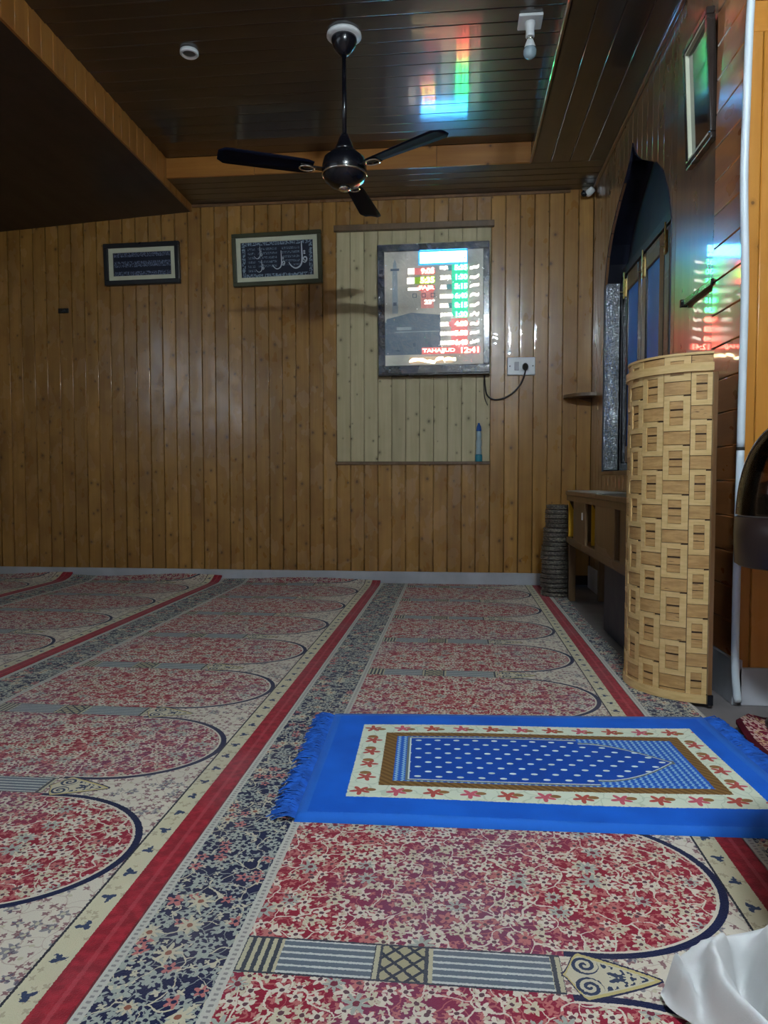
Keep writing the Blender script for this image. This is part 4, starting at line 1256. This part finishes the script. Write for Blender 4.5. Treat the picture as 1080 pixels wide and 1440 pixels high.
for k, (lab, tm, wl) in enumerate(rows):
    zc = 0.156 + 0.0815 * k
    put_text('led_label', lab, 0.565, zc - 0.018, 0.565 + wl, zc + 0.018, M['led_white'], bold=0.006)
    quad('led_window', 0.565 + wl, zc - 0.022, 0.70, zc + 0.022, M['win_dark'] if k < 6 else M['win_red'], 0.0007)
    put_text('led_time', tm, 0.712 + (0.012 if k in (1, 5) else 0), zc - 0.026, 0.842, zc + 0.022, M['led_green'] if k < 6 else M['led_red'], bold=0.005)
    x0, z1 = PXY(0.868, zc - 0.025); x1, z0 = PXY(0.958, zc + 0.022)
    bm = bm_new()
    rr = random.Random(k + 3)
    pts = [(x0, (z0 + z1) / 2 - 0.006)] + [(x0 + (x1 - x0) * q / 4, (z0 + z1) / 2 + rr.uniform(-0.010, 0.010)) for q in (1, 2, 3)] + [(x1, (z0 + z1) / 2 + 0.008)]
    n_ = spline([(a, 0, b_) for a, b_ in pts], 6); prev = None
    for i, p in enumerate(n_):
        a = bm.verts.new(p + Vector((0, -0.042, 0.009))); b_ = bm.verts.new(p + Vector((0, -0.042, -0.009)))
        if prev: bm.faces.new((prev[0], a, b_, prev[1]))
        prev = (a, b_)
    link('led_label', bm_mesh(bm), M['led_white'], db)
put_text('led_text', 'TAHAJJUD', 0.385, 0.856, 0.715, 0.897, M['led_red'], bold=0.002)
put_text('led_time', '12:41', 0.775, 0.850, 0.955, 0.900, M['led_red'], bold=0.003)
bm = bm_new(); prev = None
for i in range(41):
    t = i / 40; x_, z_ = PXY(0.25 + 0.47 * t, 0.965 - 0.012 * math.sin(9 * t) - (0.02 if 0.55 < t < 0.75 else 0)); hh = 0.008 + 0.008 * abs(math.sin(17 * t))
    a = bm.verts.new((x_, -0.042, z_ + hh)); b_ = bm.verts.new((x_, -0.042, z_ - 0.007))
    if prev: bm.faces.new((prev[0], a, b_, prev[1]))
    prev = (a, b_)
link('led_text', bm_mesh(bm), M['led_amber'], db)
# crinkled clear film over frame and face
bm = bm_new(); nx, nz = 26, 30; gr = []
for j in range(nz + 1):
    row = []
    for i in range(nx + 1):
        x_ = -w / 2 + w * i / nx; z_ = -h / 2 + h * j / nz
        d = min(i, nx - i, j, nz - j)
        row.append(bm.verts.new((x_, -0.060 + R.uniform(-0.0012, 0.0012) + (0.008 if d > 2 else 0), z_)))
    gr.append(row)
for j in range(nz):
    for i in range(nx): bm.faces.new((gr[j][i], gr[j][i + 1], gr[j + 1][i + 1], gr[j + 1][i]))
link('clear_film', bm_mesh(bm, smooth=True), M['film'], db)

# ------------------------------------------------------------------ ceiling fan
FX, FY = -0.54, 3.476
fan = empty('ceiling_fan', (FX, FY, ZT)); tag(fan, 'black three-bladed ceiling fan hanging from the raised ceiling', 'fan')
link('ceiling_ring', lathemesh([(0.082, 0.0), (0.084, -0.012), (0.070, -0.02)], 28), M['white'], fan)
link('canopy', lathemesh([(0.060, -0.015), (0.062, -0.03), (0.052, -0.06), (0.030, -0.088), (0.018, -0.10)], 28), M['black'], fan)
link('down_rod', lathemesh([(0.011, -0.09), (0.011, -0.50)], 14), M['black'], fan)
link('lower_cup', lathemesh([(0.018, -0.47), (0.026, -0.49), (0.042, -0.53), (0.052, -0.555)], 24), M['black'], fan)
mo = link('motor', lathemesh([(0.03, -0.545), (0.062, -0.555), (0.098, -0.585), (0.108, -0.62), (0.108, -0.652), (0.095, -0.688), (0.066, -0.712), (0.032, -0.722), (0.0005, -0.724)], 36), M['black'], fan)
link('trim_ring', lathemesh([(0.1085, -0.655), (0.1105, -0.66), (0.107, -0.668), (0.105, -0.662)], 36, cap=False), M['chrome'], mo)
link('bottom_cap', lathemesh([(0.03, -0.720), (0.028, -0.732), (0.014, -0.738), (0.0005, -0.739)], 20), M['chrome'], mo)
def blade_mesh():
    bm = bm_new(); n = 16; prev = None; first = None
    for i in range(n + 1):
        t = i / n; r = 0.155 + 0.445 * t
        hw = 0.050 + 0.013 * t
        if t > 0.9: hw *= math.sqrt(max(0.0, 1 - ((t - 0.9) / 0.105) ** 2)) * 0.65 + 0.35
        if t < 0.08: hw *= 0.75 + 0.25 * t / 0.08
        tw = math.radians(13 - 5 * t); dz = 0.0 - 0.004 * t
        q = []
        for s in (-1, -0.5, 0, 0.5, 1):
            cam_ = 0.004 * (1 - s * s)
            q.append((r, s * hw * math.cos(tw), s * hw * math.sin(tw) + cam_ + dz))
        top = [bm.verts.new(p) for p in q]; bot = [bm.verts.new((p[0], p[1], p[2] - 0.003)) for p in q]
        if prev:
            pt, pb = prev
            for k in range(4):
                bm.faces.new((pt[k], top[k], top[k + 1], pt[k + 1])); bm.faces.new((pb[k + 1], bot[k + 1], bot[k], pb[k]))
            bm.faces.new((pt[0], pb[0], bot[0], top[0])); bm.faces.new((pt[4], top[4], bot[4], pb[4]))
        else: bm.faces.new(top + bot[::-1])
        prev = (top, bot)
    bm.faces.new(prev[0][::-1] + prev[1])
    return bm_mesh(bm, smooth=True)
bl = blade_mesh()
arm_bm = bm_new(); box(arm_bm, 0.09, 0.20, -0.018, 0.018, -0.008, -0.002, 0.002); box(arm_bm, 0.17, 0.22, -0.032, 0.032, -0.007, -0.003, 0.002)
arm = bm_mesh(arm_bm)
ring = tubemesh([(0.185 + 0.036 * math.cos(2 * PI * i / 28), 0.028 * math.sin(2 * PI * i / 28), -0.011) for i in range(28)], 0.005, 8, True)
for ang in (204, 324, 84):
    b_ = link('blade', bl, M['blade'], fan, (0, 0, -0.642)); b_.rotation_euler = (0, 0, math.radians(ang))
    link('blade_arm', arm, M['black'], b_); link('blade_ring', ring, M['chrome'], b_)

# ------------------------------------------------------------------ bulb, ceiling disc, corner fitting, tube lamp
lb = empty('bulb_holder', (0.337, 3.456, ZT)); tag(lb, 'white LED bulb in a white batten holder on the raised ceiling, unlit', 'bulb')
link('base_plate', boxmesh(-0.055, 0.055, -0.055, 0.055, -0.014, 0.0, 0.004), M['white'], lb)
link('holder', lathemesh([(0.026, -0.014), (0.024, -0.03), (0.019, -0.05), (0.021, -0.075), (0.02, -0.078)], 22), M['white'], lb)
link('bulb_collar', lathemesh([(0.015, -0.078), (0.014, -0.092)], 18), M['chrome'], lb)
link('bulb_body', lathemesh([(0.014, -0.090), (0.018, -0.100), (0.025, -0.120), (0.028, -0.130)], 24), M['white'], lb)
link('bulb_globe', lathemesh([(0.0285, -0.129), (0.031, -0.142), (0.029, -0.158), (0.021, -0.170), (0.010, -0.176), (0.0005, -0.1775)], 24), plain('frosted_globe', srgb(150, 170, 180), 0.2, coat=1.0), lb)
dc = empty('ceiling_disc', (-1.329, 3.532, ZT)); tag(dc, 'small pale round fitting on the dark ceiling left of the fan', 'disc')
link('rim', lathemesh([(0.045, 0.0), (0.046, -0.014), (0.040, -0.02), (0.034, -0.018), (0.033, -0.008)], 28), M['white'], dc)
link('lens', lathemesh([(0.034, -0.008), (0.020, -0.013), (0.0005, -0.014)], 24), plain('grey_lens', srgb(84, 86, 84), 0.3), dc)
cf = empty('corner_fitting', (0.895, YB - 0.035, ZS - 0.02)); tag(cf, 'small dark fitting with pale body high in the corner of the walls', 'fitting')
link('bracket', boxmesh(-0.04, 0.03, -0.02, 0.02, -0.006, 0.018, 0.003), M['chrome'], cf)
link('body', lathemesh([(0.0005, -0.03), (0.018, -0.028), (0.024, -0.01), (0.022, 0.03), (0.0005, 0.034)], 18), M['white'], cf, (0.01, -0.02, -0.022)).rotation_euler = (1.2, 0, 0.6)
link('lens', lathemesh([(0.0005, -0.012), (0.02, -0.01), (0.021, 0.012), (0.0005, 0.014)], 18), M['black'], cf, (-0.028, -0.02, -0.03)).rotation_euler = (1.2, 0, 0.6)

tl = empty('tube_lamp', (0.42, 0.20, ZS)); tag(tl, 'lit white tube lamp on the ceiling above the viewer', 'lamp')
link('batten', boxmesh(-0.24, 0.24, -0.022, 0.022, -0.035, 0.0, 0.004), M['white'], tl)
tu = link('tube', tubemesh([(-0.20, 0, -0.062), (0.20, 0, -0.062)], 0.014, 12), M['tube'], tl)
for xx in (-0.215, 0.215): link('end_holder', boxmesh(xx - 0.014, xx + 0.014, -0.016, 0.016, -0.08, -0.03, 0.003), M['white'], tl)

# ------------------------------------------------------------------ tilted picture and ledge on the right wall, white conduit
gp = empty('glazed_picture', (XR - 0.004, 2.90, 2.23)); tag(gp, 'tall glazed picture in a dark frame high on the right wall', 'picture')
gp.rotation_euler = (0, -0.05, 0)
w, h, fw = 0.28, 0.47, 0.026
bm = bm_new()
for y0, y1, z0, z1 in ((-w / 2, w / 2, h / 2 - fw, h / 2), (-w / 2, w / 2, -h / 2, -h / 2 + fw), (-w / 2, -w / 2 + fw, -h / 2 + fw, h / 2 - fw), (w / 2 - fw, w / 2, -h / 2 + fw, h / 2 - fw)):
    box(bm, -0.032, 0.0, y0, y1, z0, z1, 0.004)
link('frame', bm_mesh(bm), plain('brown_black_frame', srgb(40, 32, 28), 0.25, coat=0.5), gp)
bm = bm_new(); a, b_ = w / 2 - fw, h / 2 - fw
for y0, y1, z0, z1 in ((a - 0.008, a, -b_, b_), (-a, a - 0.008, b_ - 0.008, b_), (-a, a - 0.008, -b_, -b_ + 0.008)): box(bm, -0.030, -0.012, y0, y1, z0, z1)
link('inner_slip', bm_mesh(bm), M['matboard'], gp)
link('glass', boxmesh(-0.016, -0.012, -a, a, -b_, b_), plain('glazed_dark_print', srgb(34, 42, 52), 0.06, coat=1.0), gp)

lr = empty('wall_ledge', (XR, 2.73, 1.47)); tag(lr, 'thin dark wooden ledge on the right wall above the woven screen', 'ledge')
link('ledge', boxmesh(-0.022, -0.001, 0.0, 0.335, -0.012, 0.012, 0.004), M['black_gloss'], lr)
link('end_stop', boxmesh(-0.03, -0.001, 0.325, 0.34, -0.016, 0.016, 0.003), M['black_gloss'], lr)

cd = empty('conduit', (0.936, 2.455, 0.0)); tag(cd, 'white cable conduit running up the corner beside the honey boards', 'conduit')
def cond(pts):
    return tubemesh(spline(pts, 6), 0.0125, 12)
link('pipe', cond([(0.012, 0.010, 0.004), (0.0, 0.006, 0.12), (-0.004, 0.0, 0.35), (-0.003, 0.0, 0.60), (-0.001, 0.0, 0.848)]), M['white_conduit'], cd)
link('pipe', cond([(-0.001, 0.0, 0.853), (0.0, 0.0, 1.1), (0.001, 0.0, 1.4), (-0.009, 0.0, 1.72), (-0.007, 0.0, 1.95), (-0.003, 0.0, 2.2), (0.006, 0.0, 2.45), (0.008, 0.0, 2.74)]), M['white_conduit'], cd)
link('coupling', lathemesh([(0.0128, 0.845), (0.0132, 0.8455), (0.0132, 0.8555), (0.0128, 0.856)], 16), M['cable'], cd, (-0.001, 0, 0))

# ------------------------------------------------------------------ drum with smoky dome at the right edge
dr = empty('domed_drum', (1.02, 2.215, 0.0)); dr.scale = (0.85, 0.85, 0.975); tag(dr, 'dark drum with a smoky clear dome over a black block, at the right edge', 'drum')
link('pedestal', lathemesh([(0.095, 0.002), (0.095, 0.014), (0.05, 0.03), (0.028, 0.08), (0.028, 0.46), (0.08, 0.50)], 28), M['dome_base'], dr)
link('drum', lathemesh([(0.195, 0.502), (0.208, 0.510), (0.212, 0.60), (0.209, 0.652), (0.200, 0.656)], 48), M['dome_base'], dr)
link('plate', lathemesh([(0.198, 0.656), (0.198, 0.660)], 48), M['greytop'], dr)
prof = [(0.206, 0.660)] + [(0.206 * math.cos(a) ** 0.8, 0.660 + 0.30 * math.sin(a)) for a in [PI / 2 * k / 14 for k in range(1, 14)]] + [(0.002, 0.960)]
prof2 = [(max(0.001, r - 0.004), z - (0.0 if k == 0 else 0.004)) for k, (r, z) in enumerate(prof)][::-1]
dm = link('dome', lathemesh(prof + prof2, 48, cap=False), M['smoky'], dr)
link('block', boxmesh(-0.155, 0.10, -0.09, 0.06, 0.662, 0.725, 0.008), M['black'], dr)

# ------------------------------------------------------------------ person kneeling at the right, mostly outside the frame
def skin_mesh(verts, edges, radii, sub=2, root=0):
    me = bpy.data.meshes.new('skin'); me.from_pydata(verts, edges, []); me.update()
    o = bpy.data.objects.new('skin', me); COL.objects.link(o)
    md = o.modifiers.new('s', 'SKIN'); md.use_smooth_shade = True
    for i, r in enumerate(radii):
        sv = me.skin_vertices[0].data[i]; sv.radius = (r, r) if not isinstance(r, tuple) else r; sv.use_root = (i == root)
    m2 = o.modifiers.new('u', 'SUBSURF'); m2.levels = sub; m2.render_levels = sub
    bpy.context.view_layer.update()
    dg = bpy.context.evaluated_depsgraph_get()
    out = bpy.data.meshes.new_from_object(o.evaluated_get(dg))
    bpy.data.objects.remove(o); bpy.data.meshes.remove(me)
    for p in out.polygons: p.use_smooth = True
    return out
PXo, PYo = 0.612, 1.03
V, Ed, Rr = [], [], []
def vtx(p, r, parent=None):
    V.append(p); Rr.append(r)
    if parent is not None: Ed.append((parent, len(V) - 1))
    return len(V) - 1
pel = vtx((0, 0, 0.26), 0.13)
sp1 = vtx((0.01, 0, 0.42), 0.13, pel); sp2 = vtx((0.02, 0, 0.60), 0.145, sp1); ch = vtx((0.02, 0, 0.71), 0.12, sp2); nk = vtx((0.03, 0, 0.80), 0.055, ch)
hd0 = vtx((0.045, 0, 0.88), 0.075, nk); hd1 = vtx((0.05, 0, 0.96), 0.092, hd0); hd2 = vtx((0.04, 0, 1.04), 0.075, hd1)
nose = vtx((0.14, 0, 0.93), 0.014, hd1)
for s in (-1, 1):
    sh = vtx((0.02, 0.17 * s, 0.72), 0.062, ch); el = vtx((0.10, 0.22 * s, 0.47), 0.044, sh); wr_ = vtx((0.30, 0.15 * s, 0.34), 0.028, el)
    pm_ = vtx((0.36, 0.14 * s, 0.31), 0.03, wr_)
    for k, (dy, L) in enumerate(((-0.027, 0.075), (-0.009, 0.085), (0.009, 0.08), (0.027, 0.062))):
        f1 = vtx((0.405, 0.14 * s + dy, 0.295), 0.009, pm_); f2 = vtx((0.405 + L * 0.6, 0.14 * s + dy * 1.1, 0.285), 0.008, f1); vtx((0.405 + L, 0.14 * s + dy * 1.1, 0.262), 0.007, f2)
    th = vtx((0.37, 0.14 * s - 0.04 * s, 0.30), 0.010, pm_); vtx((0.40, 0.14 * s - 0.06 * s, 0.285), 0.009, th)
    hp = vtx((0.02, 0.09 * s, 0.22), 0.10, pel); kn = vtx((0.40, 0.13 * s, 0.16), 0.075, hp); an = vtx((0.02, 0.10 * s, 0.05), 0.045, kn); vtx((-0.05, 0.09 * s, 0.04), 0.035, an)
body = link('person', skin_mesh(V, Ed, Rr), M['skin'], None, (PXo, PYo, 0.0))
tag(body, 'person in a white tunic kneeling at the right edge, its hem spread behind', 'person')
# tunic: torso and sleeves
V, Ed, Rr = [], [], []
pel = vtx((0, 0, 0.26), 0.15); sp1 = vtx((0.01, 0, 0.42), 0.155, pel); sp2 = vtx((0.02, 0, 0.60), 0.168, sp1); ch = vtx((0.02, 0, 0.71), 0.135, sp2); nk = vtx((0.027, 0, 0.775), 0.075, ch)
for s in (-1, 1):
    sh = vtx((0.02, 0.17 * s, 0.72), 0.08, ch); el = vtx((0.10, 0.22 * s, 0.47), 0.062, sh); vtx((0.27, 0.16 * s, 0.355), 0.05, el)
    hp = vtx((0.02, 0.09 * s, 0.22), 0.12, pel); kn = vtx((0.42, 0.13 * s, 0.15), 0.10, hp); an = vtx((0.06, 0.11 * s, 0.07), 0.065, kn)
link('tunic', skin_mesh(V, Ed, Rr), M['cloth'], body)
hr = bm_new(); bmesh.ops.create_uvsphere(hr, u_segments=24, v_segments=14, radius=0.104)
for v in list(hr.verts):
    v.co.z *= 1.0
    if v.co.x > 0.045 and v.co.z < 0.055 or v.co.z < -0.05: v.co *= 0.80
hrm = bm_mesh(hr, smooth=True); link('hair', hrm, M['hair'], body, (0.040, 0, 0.985))
for s in (-1, 1):
    ey = bm_new(); bmesh.ops.create_uvsphere(ey, u_segments=12, v_segments=8, radius=0.011); link('eye', bm_mesh(ey, smooth=True), M['white'], body, (0.128, 0.032 * s, 0.965))
    ea = bm_new(); bmesh.ops.create_uvsphere(ea, u_segments=12, v_segments=8, radius=0.03)
    for v in ea.verts: v.co.y *= 0.4; v.co.x *= 0.6
    link('ear', bm_mesh(ea, smooth=True), M['skin'], body, (0.045, 0.098 * s, 0.95))
mo_ = bm_new(); box(mo_, 0, 0.01, -0.022, 0.022, -0.004, 0.004, 0.003); link('mouth', bm_mesh(mo_), plain('lips', srgb(130, 70, 66), 0.5), body, (0.122, 0, 0.885))
# spread hem: a skirt of cloth with folds, wide at the floor behind the person
# hand-placed creases of the gathered cloth, floor coordinates in metres: ridge lines and valleys
CREASE = [([(0.385, 1.045), (0.352, 1.010), (0.345, 0.961), (0.361, 0.925), (0.378, 0.880)], 0.034, 0.013),
          ([(0.402, 1.040), (0.394, 0.992), (0.390, 0.939), (0.400, 0.88)], -0.060, 0.015),
          ([(0.445, 1.050), (0.432, 0.990), (0.425, 0.93), (0.43, 0.86)], 0.030, 0.018),
          ([(0.480, 0.99), (0.465, 0.94), (0.47, 0.87)], -0.05, 0.016),
          ([(0.308, 1.029), (0.314, 0.973), (0.335, 0.905)], 0.022, 0.010),
          ([(0.330, 1.000), (0.328, 0.965), (0.345, 0.925), (0.356, 0.88)], -0.028, 0.010)]
def creases(x_, y_):
    o = 0.0
    for pts, amp, w in CREASE:
        best = 9.0
        for (ax, ay), (bx, by) in zip(pts, pts[1:]):
            ux, uy = bx - ax, by - ay; q = max(0.0, min(1.0, ((x_ - ax) * ux + (y_ - ay) * uy) / (ux * ux + uy * uy)))
            best = min(best, (x_ - ax - q * ux) ** 2 + (y_ - ay - q * uy) ** 2)
        o += amp * math.exp(-best / (w * w))
    return o
bm = bm_new(); NA, NZ = 420, 72; rows = []
def hem(a, t):
    """a: angle, t: 0 at waist .. 1 at hem"""
    d = (math.degrees(a) % 360)
    k = min(1.0, max(0.0, (d - 156) / 27)); k = k * k * (3 - 2 * k)
    if d > 215: k *= max(0.35, 1 - (d - 215) / 110)
    rh = 0.24 + 0.175 * k
    r = 0.165 + (rh - 0.165) * t
    prof = ((0.0, 0.42), (0.14, 0.235), (0.34, 0.120), (0.58, 0.088), (0.80, 0.070), (0.93, 0.045), (1.0, 0.0))
    z = 0.0
    for (t0, z0), (t1, z1) in zip(prof, prof[1:]):
        if t0 <= t <= t1: z = z0 + (z1 - z0) * (t - t0) / (t1 - t0)
    def crease(p): return 1.0 - 2.0 * abs(math.sin(p)) ** 0.6
    fold = crease(4.0 * a + 0.9 + 1.8 * t) * 0.62 + crease(7.0 * a + 2.2 - 2.6 * t) * 0.34 + math.sin(15 * a + 5 * t) * 0.10
    r += fold * (0.003 + 0.016 * t)
    z += fold * 0.04 * t * (1.04 - t) * 1.9 + 0.010 * math.sin(5 * a - 9 * t) * t * (1 - t) * 4
    return r, max(0.004 + 0.004 * (1 + math.sin(21 * a)) + 0.012 * max(0.0, fold), z)
for j in range(NZ + 1):
    row = []
    for i in range(NA):
        a = 2 * PI * i / NA; r, z = hem(a, j / NZ)
        x_, y_ = r * math.cos(a), r * math.sin(a)
        if j: z = max(0.003, z + creases(x_ + 0.71, y_ + 1.05) * min(1.0, (NZ - j) / 5 + 0.1))
        row.append(bm.verts.new((x_, y_, z)))
    rows.append(row)
for j in range(NZ):
    for i in range(NA): bm.faces.new((rows[j][i], rows[j][(i + 1) % NA], rows[j + 1][(i + 1) % NA], rows[j + 1][i]))
link('tunic_hem', bm_mesh(bm, smooth=True), M['cloth'], body, (0.108, 0.02, 0.0))
